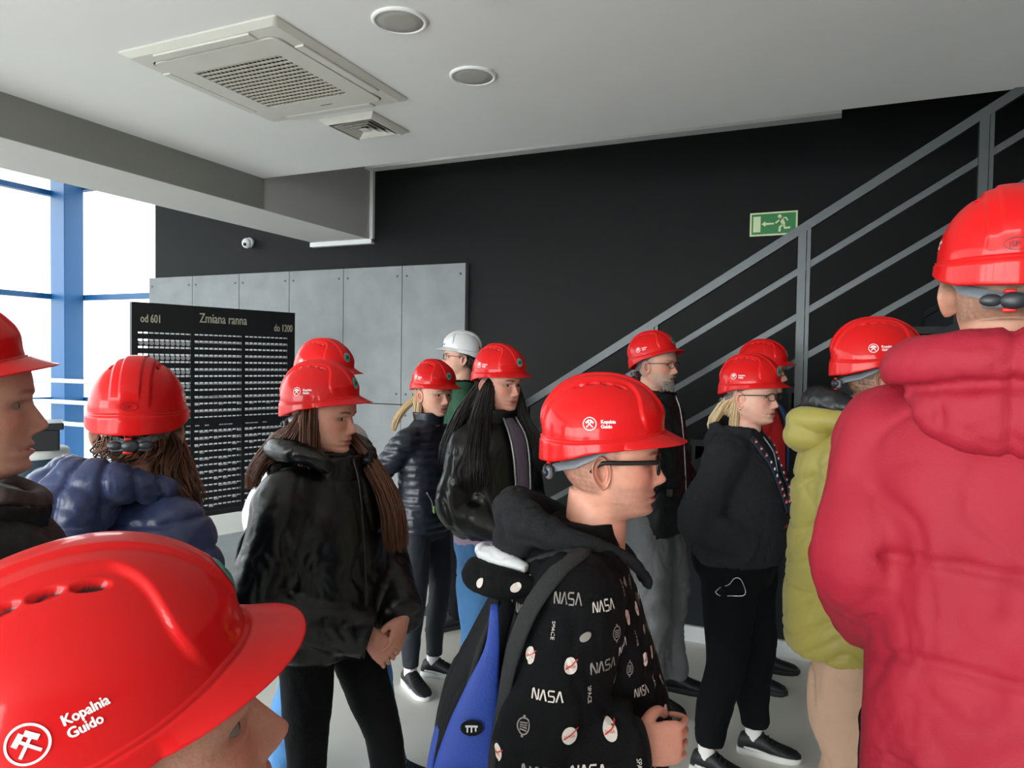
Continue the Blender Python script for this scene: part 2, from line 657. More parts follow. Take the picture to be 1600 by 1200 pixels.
def make_sticker():
    a = (dome_map(0, .105, disc2d(.019, 28)[0], .0008), disc2d(.019, 28)[1])
    b = (dome_map(0, .105, disc2d(.0165, 28)[0], .0013), disc2d(.0165, 28)[1])
    v, f = join2d([stroke2d([(-.009, -.008), (.0, .002), (.009, -.006)], .005, step=.003),
                   stroke2d([(-.008, .008), (.0, -.004), (.008, .009)], .0042, step=.003)])
    c = (dome_map(0, .105, v, .0018), f)
    V, F = join([a, b, c])
    n1, n2 = len(a[1]), len(b[1])
    return new_mesh('round_sticker', V, F, [M_STEEL, M_TEAL, M_DKBLUE], False, [0] * n1 + [1] * n2 + [2] * (len(F) - n1 - n2))
STICK = make_sticker()
_jv, _jf = text2d('JSP', .014)
_jv, _jf = join2d([(np.asarray(_jv) - [.0125, .005], _jf), stroke2d(circle_pts(.021, 36, .010), .0014, True)])
EMBLEM = decal_mesh('moulded_maker_mark', [(PI, .073)], _jv, _jf, M_MARK)
def make_headband():
    th = np.linspace(0, 2 * PI, 60, endpoint=False)
    rows = []
    for dz, off in ((-.006, .0), (.012, .0), (.012, -.003), (-.006, -.003)):
        z = h_interp(th, [(0, .05), (70, .045), (120, .0), (180, -.022)])
        rows.append(np.column_stack([-.012 + (.108 + off) * np.cos(th), (.086 + off) * np.sin(th), z + dz]))
    R = np.array(rows + rows[:1])
    return new_mesh('headband', R.reshape(-1, 3), grid_faces(5, 60, False, False), M_GREYPL)
HBAND = make_headband()
def make_ratchet():
    parts = [bbox_bevel(-.131, -.115, -.045, .045, -.034, -.008, .006)]
    n0 = len(parts[0][1])
    parts.append(ellipsoid((-.131, 0, -.021), (.010, .021, .015), 18, 8))
    for sy in (-1, 1):
        parts.append(ellipsoid((-.129, sy * .032, -.02), (.008, .018, .011), 14, 8))
    n1 = sum(len(p[1]) for p in parts)
    parts.append(bbox_bevel(-.132, -.122, -.005, .016, -.041, -.033, .003))
    parts.append(bbox_bevel(-.132, -.122, -.004, .014, -.008, -.001, .003))
    V, F = join(parts)
    return new_mesh('ratchet', V, F, [M_GREYPL, M_DKPL, M_LEVER], True, [0] * n0 + [1] * (n1 - n0) + [2] * (len(F) - n1))
RATCH = make_ratchet()

def add_helmet(root, HM, k, white=False, sticker=True, logo=True, tilt=0.0, s=1.0, dx=0.0, dz=0.0):
    sh = link('helmet', SHELL_W if white else SHELL, root)
    sh.matrix_local = HM @ Matrix.Translation((dx, 0, dz)) @ Matrix.Rotation(tilt, 4, 'Y') @ Matrix.Scale(.965 * s / k, 4)
    if not white and logo:
        for lm in LOGO:
            link('logo', lm, sh)
        for lm in LETTERS:
            link('lettering', lm, sh)
    if sticker and not white:
        link('sticker', STICK, sh)['label'] = 'round teal and grey sticker'
    if not white:
        link('maker_mark', EMBLEM, sh)
    link('headband', HBAND, sh)
    link('ratchet_adjuster', RATCH, sh)
    return sh

# ------------------------------------------------------------------ heads
def smooth1(a, n=2):
    for _ in range(n):
        b = a.copy()
        b[1:-1] = .25 * a[:-2] + .5 * a[1:-1] + .25 * a[2:]
        a = b
    return a

def head_grid(fem=False, nose=1.0, jaw=1.0, fat=0.0, chin=0.0, brow=1.0, neckr=1.0):
    """rings from the crown to the neck; face looks along +X, ear axis at the origin"""
    z = np.concatenate([.121 - .121 * (1 - np.cos(np.linspace(.08, PI / 2, 34))) * .0 - np.linspace(0, 1, 34) ** 1.6 * .09,
                        np.linspace(.029, -.112, 78), np.linspace(-.115, -.215, 22)])
    tf = [(.122, .0), (.118, .028), (.105, .060), (.08, .083), (.05, .093), (.03, .0945), (.018, .093), (.004, .085), (-.02, .085), (-.042, .087),
          (-.057, .0885), (-.065, .086), (-.073, .087), (-.082, .082), (-.092, .085 + chin), (-.101, .079 + chin), (-.108, .060), (-.113, .035), (-.125, .02), (-.215, .01)]
    tb = [(.122, -.01), (.118, -.040), (.105, -.068), (.08, -.089), (.05, -.0995), (.02, -.1), (-.01, -.094), (-.035, -.080), (-.06, -.058), (-.09, -.03), (-.115, -.01), (-.215, -.01)]
    tw = [(.122, .012), (.118, .035), (.105, .056), (.08, .070), (.05, .0765), (.02, .0765), (-.01, .0735), (-.03, .070), (-.05, .066), (-.07, .060), (-.085, .052), (-.097, .042), (-.106, .030), (-.113, .018), (-.215, .012)]
    def I(t):
        x, y = zip(*sorted(t))
        return smooth1(np.interp(z, x, y), 2)
    xf, xb, w = I(tf), I(tb), I(tw)
    low = sstep(-.03, -.08, z)
    w = w * (1 + (jaw - 1) * low) + fat * .010 * sstep(.01, -.05, z)
    if fem:
        w = w * (1 - .05 * low)
    nc = 112
    u = np.linspace(-PI, PI, nc, endpoint=False)
    th = u - .42 * np.sin(u)          # denser at the front
    c, s = np.cos(th), np.sin(th)
    ex = 2.25
    cc, ss = np.sign(c) * np.abs(c) ** (2 / ex), np.sign(s) * np.abs(s) ** (2 / ex)
    L = np.where(c[None, :] > 0, xf[:, None], -xb[:, None])
    X, Y = L * cc, w[:, None] * ss
    # neck tube
    nx = np.interp(z, [-.22, -.12, -.05], [-.035, -.022, -.026])
    nr = np.interp(z, [-.22, -.17, -.10, -.055, -.03], [.074, .060, .055, .048, .0]) * (neckr * (.88 if fem else 1.0)) + fat * .006
    nr = np.where(z > -.03, 0, nr)
    NX, NY = nx[:, None] + nr[:, None] * 1.06 * c, nr[:, None] * s
    r1, r2 = np.hypot(X, Y), np.hypot(NX, NY)
    t = np.clip(.5 + (r2 - r1) / .018, 0, 1)
    t = t * t * (3 - 2 * t)
    X, Y = X * (1 - t) + NX * t, Y * (1 - t) + NY * t
    Z = np.repeat(z[:, None], nc, 1)
    front = sstep(.02, .05, X)
    g = lambda y0, z0, sy, sz: np.exp(-((Y - y0) / sy) ** 2 - ((Z - z0) / sz) ** 2)
    ab = np.abs(Y)
    ga = lambda y0, z0, sy, sz: np.exp(-((ab - y0) / sy) ** 2 - ((Z - z0) / sz) ** 2)
    D = np.zeros_like(X)
    # nose
    nz = np.interp(z, [-.052, -.0485, -.045, -.041, -.036, -.031, -.026, -.018, -.006, .006, .016], [0, .0015, .006, .0145, .022, .0242, .0228, .0185, .012, .006, 0])
    sy = np.interp(z, [-.048, -.036, -.02, .005, .016], [.0145, .0125, .0085, .007, .009])
    D += nose * nz[:, None] * np.exp(-np.abs(Y / sy[:, None]) ** 2.4)
    D += nose * .0055 * ga(.0125, -.0365, .005, .0065)
    D -= .002 * ga(.008, -.045, .0035, .0022)
    # sockets, brows, lids, cheeks
    D -= .0105 * ga(.031, .003, .017, .0105)
    D += .0045 * brow * ga(.028, .021, .018, .008)
    D += .0065 * ga(.031, .0105, .0135, .0034) + .0058 * ga(.031, -.0045, .013, .0034)
    D += .0045 * ga(.046, -.020, .018, .014)
    D -= .0025 * ga(.036, -.05, .016, .02)
    # mouth
    lip = np.exp(-(ab / .022) ** 4)
    D += .0046 * lip * np.exp(-((Z + .0600) / .0040) ** 2) + .0056 * lip * np.exp(-((Z + .0710) / .0046) ** 2)
    D -= .0045 * np.exp(-(ab / .024) ** 4) * np.exp(-((Z + .0652) / .0018) ** 2)
    D -= .003 * ga(.027, -.065, .005, .005)
    D += .004 * g(0, -.094, .018, .010)
    D -= .0022 * g(0, -.050, .004, .006)
    X = X + D * front
    return np.stack([X, Y, Z], -1)

def ear_mesh(side):
    R = []
    for rho, h, sc in ((.02, -.001, 1), (.28, -.001, 1), (.42, .003, 1), (.54, .010, 1), (.64, .0125, 1), (.74, .010, 1), (.84, .0135, 1), (.94, .0185, 1), (1.02, .0165, 1), (1.0, .010, 1), (.8, .0, 1), (.6, -.012, 1)):
        a = np.linspace(0, 2 * PI, 28, endpoint=False)
        sx = .0175 * rho * (1 + .12 * np.sin(a))
        sz = .0295 * rho * (1 - .08 * np.cos(2 * a))
        x = -.010 + sx * np.cos(a) - .1 * sz * np.sin(a)
        z = -.012 + sz * np.sin(a)
        lift = h + .009 * rho * np.clip(-np.cos(a), 0, 1)
        attach = np.clip(np.cos(a), 0, 1) * sstep(.5, 1, rho)
        y = .0725 + lift * (1 - .75 * attach) - .004 * np.clip(-np.sin(a), 0, 1)
        R.append(np.column_stack([x, side * y, z]))
    if side < 0:
        R = [r[::-1] for r in R]
    return rings_mesh(np.array(R))

def head_color(P, spec):
    x, y, z = P.T
    sk = np.array(srgb(spec.get('skin', '#c99580'))[:3]) * 1.12
    C = np.repeat(sk[None], len(P), 0)
    def mixin(m, col, a):
        nonlocal C
        c = np.array(srgb(col)[:3]) if isinstance(col, str) else np.asarray(col)
        t = (np.clip(m, 0, 1) * a)[:, None]
        C = C * (1 - t) + c * t
    ab = np.abs(y)
    fr = sstep(.03, .06, x)
    blush = np.exp(-((ab - .045) / .022) ** 2 - ((z + .022) / .02) ** 2) * fr + .8 * np.exp(-(y / .014) ** 2 - ((z + .034) / .012) ** 2) * fr
    blush += np.exp(-((x + .01) / .02) ** 2 - ((z + .012) / .035) ** 2) * sstep(.07, .085, ab) * .8
    mixin(blush, sk * np.array([1.0, .62, .58]), .55)
    hair = spec.get('hair')
    if hair:
        hl = sstep(-.062, -.048, z) * sstep(.0, -.022, x) + sstep(.035, .045, z) + sstep(.028, .012, x) * sstep(-.012, .004, z)
        hl *= 1 - np.exp(-((x + .01) / .022) ** 2 - ((z + .012) / .034) ** 2) * sstep(.074, .08, ab)
        n = .75 + .25 * pn(P, 90, 3)
        mixin(hl * n, hair, spec.get('hairden', .9))
    st = spec.get('stubble', 0)
    if st:
        m = sstep(-.030, -.048, z) * sstep(-.118, -.108, z) * sstep(-.005, .02, x) + 0
        mixin(m * (.8 + .2 * pn(P, 110, 5)), spec.get('stubcol', '#4a3a34'), st)
    mixin(np.exp(-(ab / .0215) ** 6) * np.exp(-((z + .0655) / .0082) ** 4) * fr, spec.get('lips', '#a25a52'), .95)
    bz = .0205 + .004 * np.exp(-((ab - .036) / .014) ** 2)
    mixin(np.exp(-((z - bz) / .0036) ** 4) * np.exp(-((ab - .031) / .0185) ** 6) * fr, spec.get('browcol', '#3a2a20'), spec.get('browa', .8))
    mixin(np.exp(-((ab - .031) / .0135) ** 4) * np.exp(-((z - .0098) / .0016) ** 2) * fr, '#2a1a14', spec.get('lash', .6))
    return np.clip(C, 0, 1)

def set_color(me, C, name='Col'):
    a = me.attributes.new(name, 'FLOAT_COLOR', 'POINT')
    a.data.foreach_set('color', np.column_stack([C, np.ones(len(C))]).astype(np.float32).ravel())

# ------------------------------------------------------------------ hands
HANDS = {}
def hand_mesh(curl=0.5, spread=0.06, thumb=0.4):
    """right-hand frame: wrist at 0, fingers along +X, palm faces -Z, thumb towards +Y"""
    key = (curl, spread, thumb)
    if key in HANDS:
        return HANDS[key]
    parts = []
    pr = [(-.03, .027, .019), (0, .029, .018), (.03, .038, .0165), (.06, .042, .015), (.088, .041, .0125), (.096, .036, .009)]
    R = []
    for x, wy, hz in pr:
        a = np.linspace(0, 2 * PI, 20, endpoint=False)
        R.append(np.column_stack([np.full(20, x), wy * np.cos(a), hz * np.sin(a)]))
    parts.append(rings_mesh(np.array(R)))
    for i, (y, L, r) in enumerate(((.030, .074, .0088), (.010, .082, .0090), (-.010, .076, .0086), (-.029, .060, .0076))):
        d = spread * (1.5 - i)
        p = np.array([.070, y * .92, 0.0])
        ang = 0.0
        pts, rr = [p.copy()], [r * 1.12]
        for seg, cu in zip((.026, L * .46, L * .30, L * .24), (0, curl * .9, curl * 1.1, curl * .8)):
            ang += cu
            p = p + seg * np.array([math.cos(ang) * math.cos(d), math.cos(ang) * math.sin(d), -math.sin(ang)])
            pts.append(p.copy()); rr.append(r * (1.05 - .09 * len(pts)))
        Q = spline(np.column_stack([pts, rr]), 14)
        parts.append(tube(Q[:, :3], Q[:, 3], 10))
        parts.append(ellipsoid(pts[-1], (rr[-1] * .95,) * 3, 10, 8))
    th = [(.012, .018, -.004), (.040, .042, -.012 - .01 * thumb), (.066, .056 - .012 * thumb, -.020 - .02 * thumb), (.088, .056 - .03 * thumb, -.026 - .03 * thumb)]
    Q = spline(np.column_stack([th, [.014, .0125, .0105, .0085]]), 12)
    parts.append(tube(Q[:, :3], Q[:, 3], 10))
    parts.append(ellipsoid(th[-1], (.0085,) * 3, 10, 8))
    HANDS[key] = fuse(parts, .0032, 3)
    return HANDS[key]

def frame_x(d, up):
    """rotation with X along d and Z near up"""
    d = np.asarray(d, float); d /= np.linalg.norm(d)
    up = np.asarray(up, float)
    z = up - d * (d @ up); z /= np.linalg.norm(z) + 1e-9
    return np.column_stack([d, np.cross(z, d), z])

# ------------------------------------------------------------------ people
def nrm(v):
    v = np.asarray(v, float)
    return v / (np.linalg.norm(v) + 1e-12)

class Person:
    def __init__(s, label, pos, rz, k, spec=None, yaw=0, pitch=0, roll=0, headx=0.0, headz=0.0, face=None, heady=0.0, hs=1.05):
        s.k = k
        s.hs = hs / k          # heads keep their size whatever the stature
        s.root = empty('person', at(*pos), math.radians(rz) + TH)
        s.root.scale = (k, k, k)
        tag(s.root, label, 'person', 'visitors in hard hats')
        s.spec = spec or {}
        s.face = face or {}
        s.piv = Vector((headx, heady, 1.602 + headz))
        R = Matrix.Rotation(math.radians(yaw), 4, 'Z') @ Matrix.Rotation(math.radians(pitch), 4, 'Y') @ Matrix.Rotation(math.radians(roll), 4, 'X')
        s.HM = Matrix.Translation(s.piv) @ R
        s.R = np.array(R.to_3x3())
        s.limbs = []
        s.hands = []
        s.children = {}

    def h2b(s, P):
        return np.asarray(P) @ s.R.T * s.hs + np.array(s.piv)

    def add(s, name, V, F, m, parent=None, smooth=True, midx=None):
        return obj(name, V, F, m, parent or s.root, smooth, midx)

    def arm(s, side, elbow, wrist, hand=None, sh=(0.0, .165, 1.350)):
        """side -1 = right, +1 = left; hand = (direction, up, curl, thumb)"""
        S = np.array([sh[0], side * sh[1], sh[2]])
        E, Wr = np.array(elbow, float), np.array(wrist, float)
        s.limbs.append((side, S, E, Wr))
        if hand:
            s.hands.append((side, Wr) + tuple(hand))

    def sleeves(s, r=(.078, .062, .05, .042), n=16, cuff=0.0):
        out = []
        for side, S, E, Wr in s.limbs:
            inn = np.array([S[0] * .5, S[1] * .45, S[2] - .01])
            m1, m2 = (S + E) / 2, (E + Wr) / 2
            end = Wr + nrm(Wr - E) * cuff
            out.append(stube([inn, S, m1, E, m2, end], [r[0] * .9, r[0], (r[0] + r[1]) / 2, r[1], (r[1] + r[2]) / 2, r[2]], 26, n))
            out.append(ellipsoid(S, (r[0] * .98,) * 3, 16, 10))
        return out

    def build_body(s):
        G = head_grid(**s.face)
        nr, nc = G.shape[:2]
        P = G.reshape(-1, 3) * s.hs
        wgt = sstep(-.17, -.09, P[:, 2])[:, None]
        B = (P @ s.R.T + np.array(s.piv)) * wgt + (P + np.array(s.piv)) * (1 - wgt)
        rings = B.reshape(nr, nc, 3)
        u = np.linspace(-PI, PI, nc, endpoint=False)
        th = u - .42 * np.sin(u)
        base = rings[-1].mean(0)
        ex = []
        for z, a, b in ((1.33, .085, .13), (1.24, .10, .14), (1.05, .09, .12), (.95, .09, .12), (.88, .085, .12)):
            t = (base[2] - z) / (base[2] - .88)
            ex.append(np.column_stack([base[0] * (1 - t) + a * np.cos(th), base[1] * (1 - t) + b * np.sin(th), np.full(nc, z)]))
        rings = np.concatenate([rings, np.array(ex)])
        V, F = rings_mesh(rings)
        parts = [(V, F)]
        for sd in (-1, 1):
            ev, ef = ear_mesh(sd)
            parts.append((s.h2b(ev), ef))
        for side, S, E, Wr in s.limbs:
            hd = [h for h in s.hands if h[0] == side]
            inn = np.array([0, S[1] * .5, 1.30])
            pts, rr = [inn, S, E, Wr], [.03, .034, .030, .0235]
            V1, F1 = stube(pts, rr, 18, 12)
            parts.append((V1, F1))
            if hd:
                _, W0, d, up, curl, thumb = hd[0]
                hv, hf = hand_mesh(curl, .05, thumb)
                hv = hv.copy()
                if side > 0:      # mirror for the left hand
                    hv[:, 1] *= -1
                    hf = [f[::-1] for f in hf]
                parts.append((hv @ frame_x(d, up).T + W0, hf))
        for sd in (-1, 1):
            lg = getattr(s, 'leg_pts', {}).get(sd)
            if lg is not None:
                parts.append(stube(lg, [.05, .045, .036, .028], 12, 10))
        V, F = s.union(parts)
        me = new_mesh('body', V, F, M_SKIN)
        H = (V - np.array(s.piv)) @ s.R / s.hs
        C = head_color(H, s.spec)
        far = (H[:, 2] < -.25) | (np.abs(H[:, 1]) > .12)
        C[far] = np.array(srgb(s.spec.get('skin', '#c99580'))[:3]) * np.array([1, .93, .92])
        set_color(me, C)
        s.body = link('body', me, s.root)
        for sd in (-1, 1):
            s.eye(sd)
        return s.body

    def union(s, parts):
        """one continuous closed skin out of the overlapping limbs"""
        obs = []
        for v, f in parts:
            me = bpy.data.meshes.new('u')
            me.from_pydata(np.asarray(v).tolist(), [], [list(q) for q in f])
            bm = bmesh.new(); bm.from_mesh(me)
            bmesh.ops.recalc_face_normals(bm, faces=bm.faces[:])
            bm.to_mesh(me); bm.free()
            o = bpy.data.objects.new('u', me)
            COL.objects.link(o)
            obs.append(o)
        for o in obs[1:]:
            md = obs[0].modifiers.new('b', 'BOOLEAN')
            md.operation = 'UNION'
            md.solver = 'MANIFOLD'
            md.object = o
        dg = bpy.context.evaluated_depsgraph_get()
        m2 = bpy.data.meshes.new_from_object(obs[0].evaluated_get(dg))
        ok = len(m2.vertices) > sum(len(p[0]) for p in parts) * .6
        if ok:
            V = np.empty(len(m2.vertices) * 3)
            m2.vertices.foreach_get('co', V)
            V = V.reshape(-1, 3)
            F = [list(p.vertices) for p in m2.polygons]
        else:
            print('union fell back', s.root.name, len(m2.vertices))
            V, F = join(parts)
        for o in obs:
            bpy.data.objects.remove(o, do_unlink=True)
        bpy.data.meshes.remove(m2)
        return V, F

    def eye(s, sd):
        c = np.array([.0645, sd * .031, .0030])
        look = nrm([1, sd * .03, -.03])
        R = frame_x(look, (0, 0, 1))
        rows, mi = [], []
        n = 20
        al = np.linspace(0, 2 * PI, n, endpoint=False)
        angs = [.06, .16, .27, .38, .46, .55, .75, 1.0, 1.4, 1.9, 2.5]
        for a in angs:
            rows.append(np.column_stack([np.full(n, math.cos(a)), math.sin(a) * np.cos(al), math.sin(a) * np.sin(al)]) * .0122)
        V, F = rings_mesh(np.array(rows))
        V = V @ R.T + c
        midx = []
        for f in F:
            k = min(i for i in f) // n if max(f) < len(angs) * n else (0 if min(f) < n else 9)
            midx.append(2 if k < 2 else (1 if k < 4 else 0))
        s.add('eye', s.h2b(V), F, [M_EYEW, s.spec.get('iris', M_IRIS), M_PUP], midx=midx)

    # ---- lower half
    def trousers(s, m, feet, name='trousers', rad=(.098, .068, .052), hip=(.135, .165), top=1.0, seed=1, vox=.012, amp=.006, knee=.03, hem=.055, hipx=0.0, cut=0):
        """feet = {side: (x, y, turn degrees[, lift])}"""
        s.feet = feet
        s.leg_pts = {}
        parts = [torso_loft([(.80, hip[0] * .75, hip[1] * .93, hipx), (.88, hip[0], hip[1], hipx - .01), (.95, hip[0], hip[1] * .98, hipx - .01), (top, hip[0] * .92, hip[1] * .9, hipx)], 10, 36)]
        for sd, ft in feet.items():
            Hp = np.array([hipx * .7, sd * .088, .87])
            A = np.array([ft[0] - .005, ft[1], .09])
            K = Hp * .52 + A * .48 + np.array([knee * math.cos(math.radians(ft[2])), sd * .005 + knee * math.sin(math.radians(ft[2])), .0])
            s.leg_pts[sd] = [Hp, K, A * .7 + K * .3, A + np.array([0, 0, .01])]
            low = A.copy(); low[2] = hem
            r0, r1, r2 = rad
            parts.append(stube([Hp + [0, 0, .03], Hp * .5 + K * .5, K, K * .5 + A * .5 + np.array([-.012, 0, 0]), low],
                               [r0, (r0 * .58 + r1 * .45), r1, (r1 * .52 + r2 * .52), r2], 26, 18))
        V, F = fuse(parts, vox, 4, folds(amp, 4.5, seed, (1, 1, .8)))
        return s.add(name, V, F, m)

    def shoe(s, sd, m, sole_m, sock=None, lace=True, h=1.0, stripe=False):
        x, y, turn = s.feet[sd][:3]
        R = np.array(Matrix.Rotation(math.radians(turn), 3, 'Z'))
        T = lambda V: np.asarray(V) @ R.T + np.array([x, y, 0])
        rr = []
        for px, hw, hh in ((-.078, .016, .05), (-.066, .031, .085), (-.03, .036, .105), (.02, .038, .10), (.06, .042, .075), (.10, .046, .058), (.14, .045, .048), (.17, .036, .040), (.188, .016, .030)):
            a = np.linspace(0, 2 * PI, 22, endpoint=False)
            c, q = np.cos(a), np.sin(a)
            rr.append(np.column_stack([np.full(22, px), hw * np.sign(c) * np.abs(c) ** .75, .014 + np.clip(.5 + .5 * q, 0, 1) ** .8 * (hh * h - .014)]))
        V, F = rings_mesh(np.array(rr))
        o = s.add('shoe', T(V), F, m)
        out = np.array([(-.083, 0), (-.078, .026), (-.05, .037), (0, .038), (.05, .043), (.11, .050), (.15, .047), (.18, .033), (.196, 0)])
        out = np.vstack([out, out[1:-1][::-1] * [1, -1]])
        rows = [np.column_stack([out * sc, np.full(len(out), z)]) for z, sc in ((.0, .96), (.004, 1), (.022, 1.0), (.026, .95))]
        V, F = rings_mesh(np.array(rows))
        obj('sole', T(V), F, sole_m, o)
        if lace:
            ps = []
            for i in range(4):
                px, pz = .028 + .019 * i, .103 * h - .012 * i
                ps.append(stube([(px, -.02, pz - .012), (px + .004, 0, pz + .0), (px, .02, pz - .012)], [.003] * 3, 7, 6))
            V, F = join(ps)
            obj('laces', T(V), F, M_LACE, o)
        if stripe:
            ps = []
            for q in (-1, 1):
                ps.append(stube([(-.05, q * .0375, .04), (0, q * .0405, .036), (.06, q * .045, .03)], [.004, .007, .003], 9, 6))
            V, F = join(ps)
            obj('side_stripe', T(V), F, M_SOLE_W, o)
        if sock is not None:
            V, F = stube([(-.012, 0, .07), (-.012, 0, .10), (-.012, 0, .16)], [.037, .036, .037], 8, 16)
            s.add('sock', T(V), F, sock)
        return o

    def glasses(s, frame, thick=.0016, w=.026, h=.017, lens=True, dz=0.0):
        parts = []
        for sd in (-1, 1):
            pts = []
            for i in range(28):
                a = 2 * PI * i / 28
                c, q = math.cos(a), math.sin(a)
                yy = sd * .033 + w * math.copysign(abs(c) ** .6, c)
                zz = .002 + h * math.copysign(abs(q) ** .6, q)
                pts.append((.098 - 1.6 * (yy * yy), yy, zz))
            pts.append(pts[0]); pts.append(pts[1])
            parts.append(tube(pts, thick, 8))
            y1 = sd * (.033 + w)
            x1 = .098 - 1.6 * y1 * y1
            parts.append(stube([(x1, y1, .010), (x1 - .008, sd * .0725, .010), (.03, sd * .080, .008), (-.012, sd * .083, .006), (-.030, sd * .084, -.012)], [thick * 1.25] * 5, 14, 8, flat=1.0 if thick < .002 else 1.5))
        parts.append(stube([(.097, -.008, .006), (.101, 0, .010), (.097, .008, .006)], [thick] * 3, 7, 8))
        V, F = join(parts)
        g = s.add('glasses', s.h2b(V + [0, 0, dz]), F, frame)
        for sd in (-1, 1):
            v, f = disc2d(w, 24, h, 2)
            c = np.sign(v) * np.abs(v / [w, h]) ** .8 * [w, h]
            yy = sd * .033 + c[:, 0]
            P = np.column_stack([.098 - 1.6 * yy * yy, yy, .002 + c[:, 1] + dz])
            obj('lens', s.h2b(P), f, M_LENS, g)
        return g

    def helmet(s, **kw):
        s.helm = add_helmet(s.root, s.HM, s.k, **kw)
        return s.helm

    def strands(s, locks, m, n=160, name='hair', wave=.006, r=.0035, seed=1, seg=12, taper=.6, headspace=0, parent=None):
        """hair: each lock = (path points, spread radii, share); strands of their own inside the lock.
        the first `headspace` points of a path are given in head space"""
        rs = np.random.RandomState(seed)
        tot = sum(l[2] for l in locks)
        parts, tone = [], []
        for pts, spr, share in locks:
            P = np.array(pts, float)
            hs = headspace
            if hs:
                P[:hs] *= np.array([.97, .97, 1]) / s.hs
                P[0] *= np.array([.86, .86, .6])
                P[:hs] = s.h2b(P[:hs])
                spr = [spr[0] * .55] + list(spr[1:])
            Q = spline(np.column_stack([P, spr]), seg)
            C, S = Q[:, :3], np.maximum(Q[:, 3], .002)
            T = np.gradient(C, axis=0)
            T /= np.linalg.norm(T, axis=1)[:, None]
            ref = np.array([1.0, 0.2, 0])
            A = ref - T * (T @ ref)[:, None]
            A /= np.linalg.norm(A, axis=1)[:, None]
            B = np.cross(T, A)
            for _ in range(int(n * share / tot)):
                q, a = math.sqrt(rs.rand()), rs.rand() * 2 * PI
                ph, fr = rs.rand() * 6.3, 1.5 + 1.5 * rs.rand()
                t = np.linspace(0, 1, seg)
                wv = wave * np.sin(ph + fr * 2 * PI * t) * t ** .5
                end = .82 + .18 * rs.rand()
                path = C + (A * (q * math.cos(a)) + B * (q * math.sin(a))) * S[:, None] + A * wv[:, None] + B * (wave * np.cos(ph + fr * 5 * t) * t ** .5)[:, None]
                path = spline(path, int(seg * end) + 2)[:max(4, int(seg * end))]
                mm = len(path)
                rad = r * (.7 + .6 * rs.rand()) * (1 - (1 - taper * .3) * np.linspace(0, 1, mm) ** 3)
                v, f = tube(path, rad, 5)
                parts.append((v, f)); tone.append(np.full(len(v), rs.rand()))
        V, F = join(parts)
        me = new_mesh(name, V, F, m)
        a = me.attributes.new('Tone', 'FLOAT', 'POINT')
        a.data.foreach_set('value', np.concatenate(tone).astype(np.float32))
        return link(name, me, parent or s.root)

def collar(z=1.47, a=.075, b=.078, h=.055, th=.012, xo=-.022, flare=.0, n=36, gap=0.0, tilt=0.0):
    """standing collar: a closed band of cloth"""
    R = []
    for dz, off in ((0, 0), (h * .5, flare * .5), (h, flare), (h + th * .4, flare - th * .5), (h, flare - th), (h * .5, flare * .5 - th), (0, -th), (-.01, -th * .5)):
        r = ring(z - .018 + dz, a + off, b + off, xo, 0, n, 2.1)
        r[:, 2] += tilt * (r[:, 0] - xo)
        R.append(r)
    R.append(R[0])
    return np.array(R).reshape(-1, 3), grid_faces(len(R), n, False, False)

def hood_down(s=1.0, xo=-.02, z=1.47, tuber=.032, back=.13, drop=.10, wide=.115, front=.07):
    """a hood lying on the back: roll round the neck and a hanging pouch"""
    parts = []
    pts, rr = [], []
    for i in range(13):
        a = -PI * .80 + 2 * PI * .80 * i / 12      # from right front round the back to left front
        c, q = math.cos(PI - a), math.sin(PI - a)
        bk = (1 - c) / 2 if False else max(0, -c)
        pts.append((xo + (front if c > 0 else back * .82) * c, wide * q * .9, z - .028 * max(0, c) + .03 * max(0, -c)))
        rr.append(tuber * (.72 + .55 * max(0, -c)) * s)
    parts.append(stube(pts, rr, 40, 14))
    parts.append(ellipsoid((xo - back * .75, 0, z - drop * .45), (.055 * s, wide * .95, drop * .8), 22, 14))
    return parts
# ------------------------------------------------------------------ the room
M_FLOOR = mat('floor_resin', '#d8d6ce', 0.34, var=(1.3, 0.05), bump=(60, 0.02))
M_CEIL = mat('ceiling_paint', '#e6e7e6', 0.85, var=(1.1, 0.03))
M_BEAM = mat('beam_paint', '#c6c5c2', 0.85, var=(2, 0.02))
M_BLACK = mat('black_wall_paint', '#0c0d0e', 0.6, spec=.2, var=(3, 0.10), bump=(120, 0.05))
M_SLATE = mat('slate_panel', '#22282c', 0.6, spec=.2, var=(4, 0.06))
M_CONC = mat('concrete', '#85898b', 0.8, var=(5, 0.10), bump=(30, 0.08))
M_WHITE = mat('white_paint', '#dfe2e3', 0.6)
M_BLUE = mat('blue_lacquer', '#12588f', 0.4)
M_GLASS = glass_mat('window_glass', (0.97, 0.98, 0.985, 1))
M_STEELG = mat('grey_steel', '#4b5052', 0.42, metal=0.5)
M_DARKW = mat('rear_wall_paint', '#a5a6a5', 0.8)
M_PLINTH = mat('grey_plinth', '#8d9394', 0.6, var=(6, .06))

def strip(name, x0, x1, y0, y1, z0, z1, m, parent=None, r=0):
    V, F = bbox_bevel(x0, x1, y0, y1, z0, z1, r) if r else box(x0, x1, y0, y1, z0, z1)
    return obj(name, V, F, m, parent, False)

